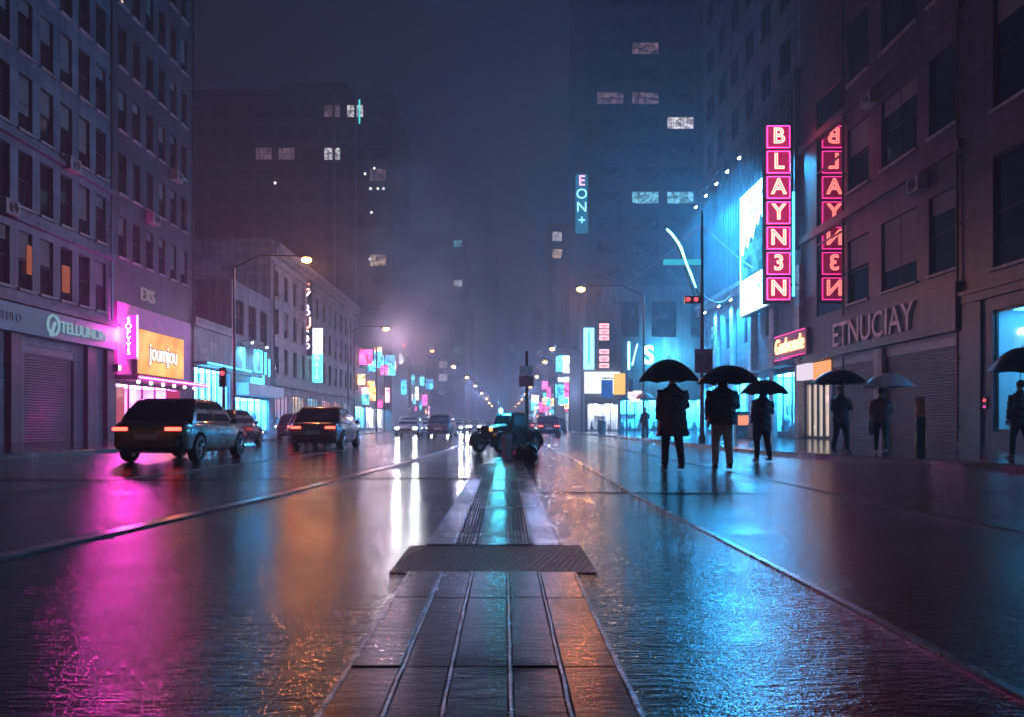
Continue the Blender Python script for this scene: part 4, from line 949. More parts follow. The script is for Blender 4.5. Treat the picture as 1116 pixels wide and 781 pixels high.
# hanging red signal down the street
Yh = 80; t_ = thing('hanging_signal', 'red traffic signal on a long mast arm over the far left lanes', 'traffic signal', (-13.3, Yh, 0.12))
zz = PZ(380, Yh)-0.12; xx = PX(441, Yh)+13.3
bm = bmesh.new(); tube(bm, [(0, 0, 0), (0, 0, zz+0.9)], [0.12, 0.08], 10); tube(bm, [(0, 0, zz+0.7), (xx+0.3, 0, zz+0.8)], 0.05, 8); obj('mast', bm, M['steel_dark'], t_)
o = obj('signal_head', bbox(xx-0.22, xx+0.22, -0.3, -0.05, zz-0.9, zz+0.7, 0.04), M['black'], t_)
bm = bmesh.new(); ball(bm, (xx, -0.3, zz+0.3), 0.20, 0.08, 0.20, 12, 8); obj('red_lens', bm, emit('red lens', (1.0, 0.05, 0.08), 25), o)

# ================================================================== VEHICLES
def rrect(hw, y0, y1, z, r, seg=4):
    pts = []
    for (cx, cy_, a0) in ((hw-r, y1-r, 0), (-hw+r, y1-r, 90), (-hw+r, y0+r, 180), (hw-r, y0+r, 270)):
        for k in range(seg+1): a = R(a0+90*k/seg); pts.append((cx+r*math.cos(a), cy_+r*math.sin(a), z))
    return pts
def wheel(parent, x, y, r=0.33, w=0.22):
    bm = bmesh.new(); prof = [(r*0.62, -w/2), (r*0.93, -w/2), (r, -w*0.32), (r, w*0.32), (r*0.93, w/2), (r*0.62, w/2)]
    rings = [[(a, rr*math.cos(t), rr*math.sin(t)) for (rr, a) in prof] for t in (2*math.pi*k/24 for k in range(24))]
    vs = [[bm.verts.new(p) for p in rg] for rg in rings]
    for i in range(24):
        j = (i+1) % 24
        for k in range(6): l = (k+1) % 6; bm.faces.new((vs[i][k], vs[j][k], vs[j][l], vs[i][l]))
    wo_ = obj('wheel', bm, M['rubber'], parent, (x, y, r), smooth=True)
    bm = bmesh.new(); disc_cyl(bm, (0, 0, 0), (1, 0, 0), r*0.62, w*0.7, 20)
    for k in range(5):
        a = 2*math.pi*k/5; s = 1 if x > 0 else -1
        tube(bm, [(s*w*0.37, 0, 0), (s*w*0.40, r*0.58*math.cos(a), r*0.58*math.sin(a))], [0.05, 0.035], 6)
    obj('rim', bm, M['steel'], wo_); return wo_
def make_car(label, paint, heads=True, tails=True, tall=1.0, name='car'):
    c = thing(name, label, 'car')
    st = [(-2.28, 0.62, 0.42, 0.60), (-2.22, 0.78, 0.30, 0.68), (-2.0, 0.87, 0.22, 0.76), (-1.4, 0.90, 0.20, 0.87), (-0.9, 0.91, 0.19, 0.94), (0, 0.92, 0.19, 0.97), (1.2, 0.92, 0.19, 0.99), (1.9, 0.88, 0.22, 0.98), (2.2, 0.80, 0.28, 0.94), (2.28, 0.66, 0.40, 0.86)]
    bm = bmesh.new(); rings = []
    for (y, hw, zl, zt) in st:
        zt = zl + (zt-zl)*(1+0.25*(tall-1)); zm = zl + (zt-zl)*0.45
        h = [(0.86*hw, zl), (0.97*hw, zl+0.08), (hw, zm), (0.985*hw, zt-0.12), (0.93*hw, zt-0.03), (0.80*hw, zt)]
        rings.append([(x, y, z) for x, z in h] + [(-x, y, z) for x, z in h[::-1]])
    loft(bm, rings); bmesh.ops.recalc_face_normals(bm, faces=bm.faces)
    me = bpy.data.meshes.new('tmp'); bm.to_mesh(me); bm.free(); o = bpy.data.objects.new('tmp', me); COL.objects.link(o)
    sb = o.modifiers.new('s', 'SUBSURF'); sb.levels = 2
    bc = bmesh.new()
    for y in (-1.42, 1.38): disc_cyl(bc, (0, y, 0.34), (1, 0, 0), 0.39, 3.0, 28)
    bmesh.ops.recalc_face_normals(bc, faces=bc.faces)
    mc = bpy.data.meshes.new('cut'); bc.to_mesh(mc); bc.free(); oc = bpy.data.objects.new('cut', mc); COL.objects.link(oc)
    md = o.modifiers.new('b', 'BOOLEAN'); md.object = oc; md.operation = 'DIFFERENCE'; md.solver = 'EXACT'
    dg = bpy.context.evaluated_depsgraph_get(); dg.update(); res = bpy.data.meshes.new_from_object(o.evaluated_get(dg))
    bm = bmesh.new(); bm.from_mesh(res)
    bpy.data.objects.remove(o); bpy.data.objects.remove(oc)
    zr = 1.0 + 0.48*tall
    gl = [rrect(0.86, -1.05, 1.85, 0.93, 0.10), rrect(0.80, -0.72, 1.62, 0.93+(zr-0.93)*0.5, 0.12), rrect(0.70, -0.36, 1.32, zr-0.05, 0.14), rrect(0.60, -0.22, 1.16, zr, 0.16)]
    loft(bm, gl)
    for f in bm.faces: f.material_index = 0
    bo = obj('body', bm, paint, c, smooth=True)
    # glass, a few millimetres proud of the cabin frame
    z0g, z1g = 0.97, zr-0.09
    def cab(zz):   # half width, front y, rear y at a height
        t = (zz-0.93)/(zr-0.05-0.93); return (0.86-0.16*t, -1.05+0.69*t, 1.85-0.53*t)
    for nm_, fy, sgn in (('windscreen', 1, -1), ('rear_window', 2, 1)):
        bm = bmesh.new(); ps = []
        for zz in (z0g, (z0g+z1g)/2, z1g):
            w_, a, b = cab(zz); y = (a if fy == 1 else b) + sgn*0.03; ps.append([(-w_+0.13, y, zz), (w_-0.13, y, zz)])
        for k in range(2): quad(bm, ps[k][0], ps[k][1], ps[k+1][1], ps[k+1][0])
        obj(nm_, bm, M['pane'], c)
    for s in (-1, 1):
        for (f0, f1) in ((0.08, 0.47), (0.50, 0.90)):
            bm = bmesh.new(); ps = []
            for zz in (z0g+0.02, (z0g+z1g)/2, z1g):
                w_, a, b = cab(zz); ps.append([(s*(w_+0.022), a+(b-a)*f0, zz), (s*(w_+0.022), a+(b-a)*f1, zz)])
            for k in range(2): quad(bm, ps[k][0], ps[k][1], ps[k+1][1], ps[k+1][0])
            obj('side_window', bm, M['pane'], c)
        wheel(c, s*0.80, -1.42); wheel(c, s*0.80, 1.38)
        bm = bmesh.new(); ball(bm, (s*0.66, -2.20, 0.62), 0.15, 0.09, 0.075, 12, 8); hl = obj('headlight', bm, M['e_head'] if heads else M['steel'], c, smooth=True)
        bm = bmesh.new(); box(bm, s*0.60-0.17, s*0.60+0.17, 2.19, 2.285, 0.76, 0.84); obj('taillight', bm, M['e_tail'] if tails else surf('red lens dark', (0.25, 0.01, 0.01), 0.2), c)
        bm = bmesh.new(); ball(bm, (s*0.99, -0.62, 1.0), 0.09, 0.06, 0.07, 10, 6); tube(bm, [(s*0.88, -0.62, 0.95), (s*0.96, -0.62, 0.98)], 0.02, 6); obj('mirror', bm, paint, c, smooth=True)
        if heads: light('SPOT', c, (s*0.66, -2.36, 0.62), 220, (0.85, 0.92, 1.0), (R(80), 0, 0), 0.06, 48, 0.9)
    bm = bmesh.new(); box(bm, -0.26, 0.26, 2.28, 2.30, 0.56, 0.68); obj('licence_plate', bm, surf('plate', (0.6, 0.6, 0.6), 0.4), c)
    bm = bmesh.new(); box(bm, -0.72, 0.72, 2.235, 2.30, 0.40, 0.54); obj('bumper', bm, M['black'], c)
    bm = bmesh.new(); box(bm, -0.40, 0.40, -2.30, -2.24, 0.44, 0.58); obj('grille', bm, M['black'], c)
    return c
def paint(name, c): return surf(name, c, 0.28, var=0.06, coat=0.7)
pd, pb, pg, ps_ = paint('black car paint', (0.02, 0.02, 0.024)), paint('plum car paint', (0.10, 0.03, 0.05)), paint('grey car paint', (0.10, 0.11, 0.13)), paint('silver car paint', (0.35, 0.36, 0.38))
away, toward = R(180), 0
def put(c, x, y, rz): c.location = (x, y, 0); c.rotation_euler = (0, 0, rz)
gcar = 'cars on the wet road'
# tails to the camera on the left; oncoming farther; parked ones along the kerbs
c1 = make_car('dark saloon car nearest the camera on the left, seen from behind with red lamps', pd, False, True, 1.12); c1['group'] = gcar; put(c1, -8.2, 19.9, away)
c2 = make_car('plum saloon car second from the camera on the left, its tail lamps red', pb, False, True, 1.15); c2['group'] = gcar; put(c2, -6.75, 29.4, away)
con = make_car('oncoming silver car with white headlights left of the small truck', ps_, True, False, 1.1); con['group'] = gcar; put(con, -7.4, 60, toward)
def again(src, label, x, y, rz):
    c = copy_tree(src); c['label'] = label; c['group'] = gcar; put(c, x, y, rz); return c
again(con, 'oncoming car with headlights farthest down the left lanes', -4.6, 120, toward)
again(con, 'oncoming car with headlights on the outer left lane beside the plum car', -10.2, 47, toward)
again(con, 'far oncoming car with headlights near the left kerb past the hanging signal', -8.9, 92, toward)
again(con, 'tiny oncoming car with headlights close to the lane divider far away', -3.2, 150, toward)
for lb, x_, y_ in (('white headlights of a car queuing behind the silver oncoming car', -7.3, 72), ('pair of headlights in the hazy inner lane beyond the tall dark car', -5.6, 104),
                   ('headlights of a car far off in the middle left lane', -6.6, 132), ('headlights of a very distant car near the left kerb', -9.6, 140), ('headlights of the most distant car in the left lanes', -5.0, 185)):
    again(con, lb, x_, y_, toward)
again(con, 'oncoming car with headlights midway between the lamp posts on the left', -5.2, 82, toward)
c3 = make_car('dark tall car with unlit lamps behind the small truck on the left', pg, False, False, 1.35); c3['group'] = gcar; put(c3, -4.6, 57, R(176))
again(c3, 'dark tall parked car on the right beyond the red lit saloon', 5.9, 86, away)
cr = make_car('maroon saloon with red tail lamps driving off right of the track pole', pb, False, True, 1.1); cr['group'] = gcar; put(cr, PX(598, 56), 58, away)
again(cr, 'distant saloon with red tail lamps ahead in the right lanes', 2.9, 100, away)
again(cr, 'distant saloon with red tail lamps on the left past the plum car', -9.3, 38, away)
cp = make_car('black car parked at the left kerb by the orange billboard', pd, False, False, 1.1); cp['group'] = gcar; put(cp, -11.8, 33, away)
again(cp, 'black car parked at the left kerb before the cyan strip shop', -11.9, 45, away)

# small old-fashioned work truck on the track
tk = thing('vintage_truck', 'small dark old-fashioned truck with round fenders and a cyan beacon on the track', 'truck', (PX(553, 24.8), 24.8, 0), R(46)); tk.scale = (0.80, 0.80, 0.88)
dk = surf('dark teal paint', (0.03, 0.045, 0.055), 0.3, coat=0.5)
# local: forward is -x
bm = bmesh.new(); loft(bm, [[(-1.25, -0.26, 0.50), (-1.25, 0.26, 0.50), (-1.25, 0.26, 0.90), (-1.25, 0.12, 0.98), (-1.25, -0.12, 0.98), (-1.25, -0.26, 0.90)], [(-0.35, -0.42, 0.46), (-0.35, 0.42, 0.46), (-0.35, 0.42, 0.98), (-0.35, 0.2, 1.06), (-0.35, -0.2, 1.06), (-0.35, -0.42, 0.98)]]); obj('bonnet', bm, dk, tk)
bm = bmesh.new(); loft(bm, [rrect(0.0, 0, 0, 0, 0)] if False else [[(x, y, z) for (y, x, _) in rrect(hw, a, b, z, 0.08)] for (hw, a, b, z) in ((0.52, -0.36, 0.62, 0.42), (0.56, -0.36, 0.66, 0.95), (0.50, -0.22, 0.58, 1.40), (0.42, -0.12, 0.48, 1.47))])
obj('cab', bm, dk, tk, smooth=True)
bm = bmesh.new(); quad(bm, (-0.385, -0.42, 1.0), (-0.385, 0.42, 1.0), (-0.255, 0.38, 1.36), (-0.255, -0.38, 1.36)); obj('windscreen', bm, M['pane'], tk)
for s in (-1, 1):
    bm = bmesh.new(); quad(bm, (-0.26, s*0.575, 0.98), (0.50, s*0.575, 0.98), (0.44, s*0.525, 1.34), (-0.16, s*0.525, 1.34)); obj('side_window', bm, M['pane'], tk)
    for x in (-1.0, 0.95):
        bm = bmesh.new()
        rg = []
        for k in range(9):
            a = R(-15+210*k/8); rg.append([(x+0.44*math.cos(a), s*0.46, 0.36+0.44*math.sin(a)), (x+0.44*math.cos(a), s*0.72, 0.36+0.44*math.sin(a)), (x+0.40*math.cos(a), s*0.72, 0.36+0.40*math.sin(a)), (x+0.40*math.cos(a), s*0.46, 0.36+0.40*math.sin(a))])
        loft(bm, rg); obj('fender', bm, dk, tk, smooth=True)
        wh = wheel(tk, 0, 0, 0.35, 0.17); wh.location = (x, s*0.60, 0.35); wh.rotation_euler = (0, 0, R(90 if s > 0 else 90))
    bm = bmesh.new(); ball(bm, (-1.28, s*0.34, 0.86), 0.07, 0.08, 0.08, 12, 8); obj('headlight', bm, M['e_amber'] if s < 0 else M['steel'], tk, smooth=True)
    bm = bmesh.new(); box(bm, -0.5, 0.5, min(s*0.48, s*0.70), max(s*0.48, s*0.70), 0.30, 0.35); obj('running_board', bm, M['black'], tk)
bm = bmesh.new(); box(bm, 0.64, 1.35, -0.44, 0.44, 0.45, 0.50); box(bm, 0.64, 1.35, -0.44, -0.40, 0.50, 0.82); box(bm, 0.64, 1.35, 0.40, 0.44, 0.50, 0.82); box(bm, 1.31, 1.35, -0.40, 0.40, 0.50, 0.82); obj('load_bed', bm, dk, tk)
bm = bmesh.new(); box(bm, -1.3, 1.3, -0.30, 0.30, 0.34, 0.44); obj('chassis', bm, M['black'], tk)
bm = bmesh.new(); tube(bm, [(-0.28, 0.1, 1.43), (-0.28, 0.1, 1.50)], 0.06, 10); ball(bm, (-0.28, 0.1, 1.54), 0.08, u=12, v=8); obj('beacon', bm, emit('beacon glow', (0.08, 0.75, 1.0), 40), tk)
light('POINT', tk, (-0.40, 0.1, 1.75), 60, (0.08, 0.7, 1.0), size=0.08)

# ================================================================== PEOPLE AND UMBRELLAS
skin = surf('skin', (0.40, 0.24, 0.17), 0.5, var=0.1)
def limb(bm, pts, rads, seg=12): tube(bm, pts, rads, seg)
def person(label, x, y, z, rz, H=1.8, coat=(0.02, 0.02, 0.024), hem=0.86, legs=(0.02, 0.02, 0.024), shoe=(0.02, 0.02, 0.02), hair=(0.02, 0.016, 0.014), stride=0.16, hand='R', hood=False, bulk=1.0, bag=None, both=False, baglabel='dark shoulder bag at the side of the hooded pedestrian'):
    """faces local -y; one arm raised to the umbrella shaft"""
    s = 1 if hand == 'R' else -1       # side of the raised hand in local x (local +x is the figure's left when facing -y)
    k = H/1.8
    def V(a, b, c): return Vector((a*k, b*k, c*k))
    hipz, kneez, ankz = 0.93, 0.50, 0.09
    hand_p = (s*0.13, -0.25, 1.27)
    L = [] # legs: (hip, knee, ankle, toe dir)
    for q, st in ((1, -stride), (-1, stride)):
        hip = (q*0.09, 0, hipz); knee = (q*0.10, st*0.55-0.03, kneez+0.01); ank = (q*0.10, st+ (0.05 if st > 0 else 0), ankz + (0.03 if st > 0 else 0))
        L.append((hip, knee, ank))
    up = [(s*0.185, 0.0, 1.44), (s*0.25, -0.02, 1.17), (s*0.155, -0.215, 1.25)]
    dn = [(-s*0.185, 0.0, 1.44), (-s*0.245, 0.03, 1.16), (-s*0.235, -0.06, 0.92)] if not both else [(-s*0.185, 0.0, 1.44), (-s*0.235, 0.0, 1.17), (-s*0.04, -0.20, 1.20)]
    bm = bmesh.new()
    loft(bm, ell_rings([(c*k, 0, d*k, a*k, b*k) for (c, d, a, b) in ((0.86, 0, 0.10, 0.08), (0.93, 0, 0.165, 0.12), (1.08, 0, 0.145, 0.105), (1.28, 0, 0.175, 0.12), (1.42, 0, 0.18, 0.105), (1.50, 0.005, 0.09, 0.075), (1.54, 0.0, 0.058, 0.06), (1.62, -0.01, 0.055, 0.058))]))
    # head with face
    ball(bm, V(0, -0.005, 1.695), 0.074*k, 0.094*k, 0.098*k, 20, 16); ball(bm, V(0, -0.035, 1.640), 0.056*k, 0.062*k, 0.060*k, 16, 12)
    tube(bm, [V(0, -0.092, 1.705), V(0, -0.108, 1.672), V(0, -0.088, 1.662)], [0.009*k, 0.015*k, 0.010*k], 8)
    for q in (-1, 1):
        ball(bm, V(q*0.076, 0.005, 1.685), 0.010*k, 0.020*k, 0.030*k, 8, 6); ball(bm, V(q*0.032, -0.080, 1.716), 0.020*k, 0.014*k, 0.008*k, 8, 6)
    ball(bm, V(0, -0.088, 1.637), 0.024*k, 0.012*k, 0.007*k, 10, 6)
    for (hip, kn, an) in L:
        limb(bm, [V(*hip), V(hip[0], (hip[1]+kn[1])/2, (hip[2]+kn[2])/2), V(*kn), V(kn[0], (kn[1]+an[1])/2+0.015, (kn[2]+an[2])/2+0.04), V(*an)], [0.092*k, 0.080*k, 0.056*k, 0.054*k, 0.038*k])
        limb(bm, [V(an[0], an[1]+0.04, an[2]-0.05), V(an[0], an[1]-0.14, an[2]-0.06)], [0.034*k, 0.032*k])
    for arm, grip in ((up, True), (dn, both)):
        a, b, c = [V(*p) for p in arm]
        limb(bm, [a, a.lerp(b, 0.5), b, b.lerp(c, 0.5), c], [0.052*k, 0.046*k, 0.040*k, 0.037*k, 0.026*k], 12)
        d = (c-b).normalized(); side = d.cross(Vector((0, 0, 1))).normalized(); upv = side.cross(d)
        palm0, palm1 = c, c + d*0.085*k
        tube(bm, [palm0, palm0.lerp(palm1, 0.5), palm1], [0.026*k, 0.036*k, 0.034*k], 10, flat=0.55)
        for f_, (o_, ln) in enumerate(((-0.027, 0.070), (-0.009, 0.080), (0.009, 0.076), (0.027, 0.060))):
            base = palm1 + (upv if grip else side)*o_*k - d*0.01*k
            curl = (side*(-s if arm is up else s) if grip else Vector((0, -0.35, 0)))
            p1 = base + d*ln*0.45*k + curl*0.012*k; p2 = p1 + d*ln*(0.12 if grip else 0.35)*k + curl*(0.032 if grip else 0.02)*k; p3 = p2 + (curl*0.022*k - d*0.018*k if grip else d*ln*0.22*k + curl*0.02*k)
            tube(bm, [base, p1, p2, p3], [0.0095*k, 0.0092*k, 0.0088*k, 0.008*k], 8)
        th0 = palm0.lerp(palm1, 0.3) + (upv if grip else side*s)*0.028*k
        tube(bm, [th0, th0 + d*0.03*k + (upv if grip else side*s)*0.022*k, th0 + d*0.062*k + (upv if grip else side*s)*0.020*k], [0.012*k, 0.011*k, 0.009*k], 8)
    p = obj('person', remesh(bm, 0.0085, 2), skin, None, (x, y, z), (0, 0, rz), smooth='all')
    tag(p, label, 'person', 'pedestrians with umbrellas')
    # coat
    bm = bmesh.new(); B_ = bulk
    hw = 0.215*B_ if hem > 0.7 else 0.245*B_
    loft(bm, ell_rings([(c*k, 0, d*k, a*k, b*k) for (c, d, a, b) in ((hem, 0.0, hw, 0.165*B_), (hem+0.02, 0, hw, 0.165*B_), ((hem+1.1)/2, 0, 0.21*B_, 0.155*B_), (1.08, 0, 0.195*B_, 0.145*B_), (1.28, 0, 0.218*B_, 0.155*B_), (1.42, 0, 0.215*B_, 0.140), (1.49, 0.0, 0.150, 0.110), (1.53, 0, 0.085, 0.085), (1.575, 0.0, 0.082, 0.085))], 28))
    for arm in (up, dn):
        a, b, c = [V(*q) for q in arm]; tube(bm, [a + Vector((0, 0, 0.01)), a.lerp(b, 0.5), b, b.lerp(c, 0.5), b.lerp(c, 0.97)], [0.082*k*B_, 0.074*k*B_, 0.066*k*B_, 0.060*k*B_, 0.052*k*B_], 14)
    if hood: ball(bm, V(0, 0.035, 1.675), 0.112*k, 0.118*k, 0.135*k, 18, 12)
    bm = remesh(bm, 0.016, 5)
    rn = random.Random(int(x*100))
    ph = rn.random()*6
    for v in bm.verts:
        q = v.co
        n = Vector((q.x, q.y, 0)); 
        if n.length > 1e-4: v.co += n.normalized()*0.007*math.sin(q.z*34+ph+3*math.atan2(q.y, q.x))*(1 if q.z < 1.45*k else 0.3)
    obj('coat', bm, surf('coat cloth', coat, 0.30, var=0.3, scale=6, bump=0.3, bscale=90), p, smooth='all')
    bm = bmesh.new()
    for (hip, kn, an) in L:
        limb(bm, [V(hip[0], hip[1], hip[2]+0.03), V(hip[0], (hip[1]+kn[1])/2, (hip[2]+kn[2])/2), V(*kn), V(kn[0], (kn[1]+an[1])/2+0.012, (kn[2]+an[2])/2), V(an[0], an[1]+0.005, an[2]+0.0)], [0.115*k, 0.100*k, 0.078*k, 0.070*k, 0.064*k], 14)
    loft(bm, ell_rings([(c*k, 0, 0, a*k, b*k) for (c, a, b) in ((0.86, 0.16, 0.12), (0.93, 0.185, 0.135), (1.02, 0.17, 0.12))]))
    obj('trousers', remesh(bm, 0.014, 4), surf('trouser cloth', legs, 0.5, var=0.25, scale=6), p, smooth='all')
    for (hip, kn, an) in L:
        bm = bmesh.new()
        zs_ = an[2]-0.09
        loft(bm, [[(an[0]*k+w_*math.cos(t)*k, (an[1]+yy)*k + 0*t, (zs_+0.005+max(0.0, hh_*(0.5+0.5*math.sin(t))))*k) for t in (2*math.pi*q/14 for q in range(14))] for (yy, w_, hh_) in ((0.075, 0.022, 0.05), (0.06, 0.038, 0.10), (0.0, 0.044, 0.125), (-0.07, 0.048, 0.085), (-0.14, 0.046, 0.060), (-0.185, 0.026, 0.04))])
        obj('shoe', bm, surf('shoe leather', shoe, 0.35), p, smooth='all')
    if not hood:
        bm = bmesh.new(); ball(bm, V(0, 0.016, 1.715), 0.086*k, 0.096*k, 0.094*k, 18, 12); bm2 = bm
        for v in bm.verts:
            if v.co.y < -0.055*k and v.co.z < 1.75*k: v.co.y = -0.045*k
        obj('hair', bm, surf('hair', hair, 0.4), p, smooth='all')
    if bag:
        bm = bmesh.new(); box(bm, -s*0.26*k-0.07, -s*0.26*k+0.07, -0.14, 0.20, 0.50*k, 0.92*k); bmesh.ops.bevel(bm, geom=list(bm.edges), offset=0.03, segments=2, affect='EDGES')
        bo = tag(obj('shoulder_bag', bm, surf('bag leather', bag, 0.4), None, (x, y, z), (0, 0, rz), smooth=True), baglabel, 'bag')
        bm = bmesh.new(); tube(bm, [V(-s*0.26, -0.08, 0.90), V(-s*0.22, -0.03, 1.30), V(-s*0.16, 0, 1.50), V(-s*0.22, 0.06, 1.30), V(-s*0.26, 0.12, 0.90)], 0.012, 6); obj('strap', bm, M['black'], bo)
    return p, (hand_p[0]*k, hand_p[1]*k, hand_p[2]*k)
def umbrella(label, hand_w, top_xy, zr, ztop, rad, mat, panel_mat=None, panels=()):
    """canopy centred over top_xy; shaft runs down to the hand"""
    cx, cy_ = top_xy
    u = thing('umbrella', label, 'umbrella', (cx, cy_, zr), 0, 'open umbrellas')
    h = ztop-zr; NS, SUB, NR = 8, 5, 8
    bm = bmesh.new(); rows = []
    for j in range(NR+1):
        f = j/NR; row = []
        for i in range(NS*SUB):
            a = 2*math.pi*i/(NS*SUB)+0.2; sgm = (i % SUB)/SUB; sc = math.sin(math.pi*sgm)
            rr = rad*f*(1-0.075*sc*f); zz = h*(1-f**2.1) + 0.045*sc*f*f*(1 if f > 0.6 else 0.6)*0.7
            row.append(bm.verts.new((rr*math.cos(a), rr*math.sin(a), zz)))
            if j == 0: break
        rows.append(row)
    n = NS*SUB
    for j in range(1, NR+1):
        for i in range(n):
            seg = i//SUB; mi = 1 if seg in panels else 0
            if j == 1: f_ = bm.faces.new((rows[0][0], rows[1][i], rows[1][(i+1) % n]))
            else: f_ = bm.faces.new((rows[j-1][i], rows[j][i], rows[j][(i+1) % n], rows[j-1][(i+1) % n]))
            f_.material_index = mi
    bmesh.ops.recalc_face_normals(bm, faces=bm.faces)
    bmesh.ops.solidify(bm, geom=list(bm.faces), thickness=0.005)
    obj('canopy', bm, [mat, panel_mat or mat], u, smooth=True)
    for i in range(NS):
        a = 2*math.pi*i/NS+0.2; bm = bmesh.new()
        tube(bm, [(rad*f*math.cos(a), rad*f*math.sin(a), h*(1-f**2.1)-0.014) for f in (0.03, 0.3, 0.6, 0.85, 1.0)], 0.004, 5)
        tube(bm, [(0, 0, h*0.45), (rad*0.5*math.cos(a), rad*0.5*math.sin(a), h*(1-0.5**2.1)-0.02)], 0.003, 5); obj('rib', bm, M['steel_dark'], u)
    hw = Vector((hand_w[0]-cx, hand_w[1]-cy_, hand_w[2]-zr)); tp = Vector((0, 0, h+0.06)); d = (hw-tp).normalized()
    bm = bmesh.new(); tube(bm, [tp, hw-d*0.02], 0.008, 8); obj('shaft', bm, M['steel'], u)
    bm = bmesh.new(); e_ = hw + d*0.10; tube(bm, [hw-d*0.06, hw, e_, e_+Vector((0, -0.02, -0.04)), e_+Vector((0, -0.055, -0.045)), e_+Vector((0, -0.075, -0.01))], 0.014, 8); obj('handle', bm, M['black'], u)
    return u
def world_hand(x, y, z, rz, hp):
    v = Matrix.Rotation(rz, 3, 'Z') @ Vector(hp); return (x+v.x, y+v.y, z+v.z)
ub = surf('black umbrella nylon', (0.016, 0.015, 0.020), 0.38, var=0.2, scale=8)
def walker(plabel, ulabel, px, pfeet, Y, z, rz, H, upx0, upx1, upy_rim, upy_top, umat=ub, ppan=None, pans=(), **k):
    x = PX(px, Y); p, hp = person(plabel, x, Y, z, rz, H, **k)
    hwd = world_hand(x, Y, z, rz, hp)
    ux = PX((upx0+upx1)/2, Y); rad = PX(upx1, Y)-PX(upx0, Y); zr = PZ(upy_rim, Y); zt_ = PZ(upy_top, Y)
    umbrella(ulabel, hwd, (ux, Y-0.05), zr, zt_, rad/2*1.0, umat, ppan, pans)
AW = R(180)
walker('person in a long dark coat seen from behind, leftmost of the walkers', 'large black umbrella over the leftmost walker in the long coat', 733, 512, 15.2, 0, AW+0.08, 1.95, 694, 762, 415, 391, coat=(0.028, 0.022, 0.03), hem=0.62, bulk=1.26, legs=(0.025, 0.02, 0.03), hand='L')
walker('person in a bulky dark jacket walking away, centre of the three in the road', 'wide black umbrella over the walker in the bulky jacket', 787, 512, 15.3, 0, AW-0.06, 1.94, 758, 828, 417.5, 397, coat=(0.022, 0.018, 0.026), hem=0.84, bulk=1.30, hood=True, legs=(0.48, 0.54, 0.58), hand='L', stride=0.13)  # pale legs colour paints in a bokeh light disc over the trousers
walker('smaller hooded person in a dark coat with a shoulder bag, right of the three', 'smaller black umbrella over the hooded walker', 831, 503, 18.6, 0, AW+0.15, 1.84, 805, 859, 429, 413, coat=(0.02, 0.018, 0.03), hem=0.72, hood=True, bag=(0.06, 0.02, 0.035), hand='L', stride=0.10)
walker('person in black facing the camera before the steel shutter', 'black umbrella over the person in black on the pavement', 916, 493, 21.2, 0.115, 0.1, 1.86, 884, 943, 418, 402, coat=(0.016, 0.016, 0.02), hem=0.78, bulk=1.1, shoe=(0.06, 0.06, 0.07), both=True)
uw = surf('white umbrella nylon', (0.85, 0.76, 0.82), 0.45, var=0.08, scale=8); uc = surf('aqua umbrella panel', (0.30, 0.72, 0.80), 0.4, var=0.05)  # aqua colour paints in cyan light reflected on the canopy
walker('person in a maroon jacket and dark trousers under the white umbrella', 'white umbrella with one aqua panel in front of the steel shutter', 960, 493, 21.0, 0.115, AW-0.35, 1.78, 939, 994, 422, 406, umat=uw, ppan=uc, pans=(7, 0), coat=(0.16, 0.03, 0.04), hem=0.86, bulk=1.2, stride=0.24, shoe=(0.5, 0.35, 0.4), hand='L', bag=(0.02, 0.07, 0.09), baglabel='dark teal bag hanging beside the person in the maroon jacket')
walker('person in a dark coat at the far right edge before the cyan window', 'black umbrella at the far right edge before the cyan window', 1112, 495, 17.6, 0.115, AW, 1.8, 1079, 1146, 404, 379, coat=(0.015, 0.015, 0.02), hem=0.75, bulk=1.1, hand='L')
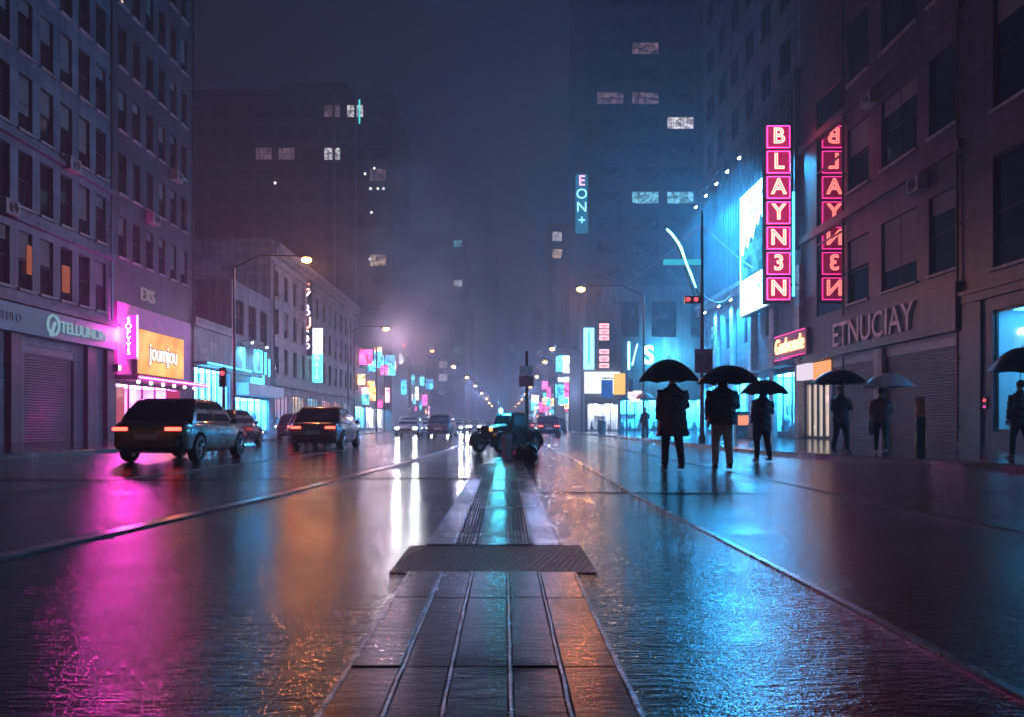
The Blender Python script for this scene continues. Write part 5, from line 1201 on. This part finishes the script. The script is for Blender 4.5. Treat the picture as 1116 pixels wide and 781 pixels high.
walker('distant pedestrian standing on the pavement under the shield sign', 'small pale umbrella held by the distant pedestrian', 703, 477, 43.5, 0.115, AW, 1.75, 692, 714, 434, 427, umat=surf('grey umbrella nylon', (0.2, 0.25, 0.3), 0.5), coat=(0.02, 0.03, 0.04), hand='L')

# ================================================================== steam drifting over the far lanes
def steam_cloud(name, c, r, dens, col, sc, seed):
    bm = bmesh.new(); bmesh.ops.create_icosphere(bm, subdivisions=3, radius=1.0)
    m, t, out = nodes('steam'); m.cycles.volume_step_rate = 1.0 if hasattr(m.cycles, 'volume_step_rate') else 1.0
    pv = t.nodes.new('ShaderNodeVolumePrincipled'); pv.inputs['Color'].default_value = (*col, 1); pv.inputs['Anisotropy'].default_value = 0.2
    tc = t.nodes.new('ShaderNodeTexCoord'); mp = t.nodes.new('ShaderNodeMapping'); mp.inputs['Location'].default_value = (seed, seed*0.7, 0); mp.inputs['Scale'].default_value = sc
    t.links.new(tc.outputs['Object'], mp.inputs[0])
    n = noise(t, mp.outputs[0], 1.6, 3, 0.6)
    ln = t.nodes.new('ShaderNodeVectorMath'); ln.operation = 'LENGTH'; t.links.new(tc.outputs['Object'], ln.inputs[0])
    fall = t.nodes.new('ShaderNodeMapRange'); fall.inputs[1].default_value = 0.15; fall.inputs[2].default_value = 0.95; fall.inputs[3].default_value = 1; fall.inputs[4].default_value = 0
    t.links.new(ln.outputs['Value'], fall.inputs[0])
    a = t.nodes.new('ShaderNodeMath'); a.operation = 'MULTIPLY'; t.links.new(ramp(t, n, 0.42, (0, 0, 0), 0.66, (1, 1, 1)), a.inputs[0]); t.links.new(fall.outputs[0], a.inputs[1])
    b = t.nodes.new('ShaderNodeMath'); b.operation = 'MULTIPLY'; b.inputs[1].default_value = dens; t.links.new(a.outputs[0], b.inputs[0])
    t.links.new(b.outputs[0], pv.inputs['Density']); t.links.new(pv.outputs[0], out.inputs['Volume'])
    o = obj(name, bm, m, None, c); o.scale = r; return tag(o, kind='stuff')
steam_cloud('steam', (-7.5, 73, 10.5), (8.0, 7, 8.5), 0.75, (0.95, 0.92, 0.98), (1, 1, 1), 2.3)
steam_cloud('steam', (-8.5, 70, 17.5), (8.0, 8, 8.0), 0.35, (0.95, 0.95, 0.98), (1, 1, 1), 7.1)
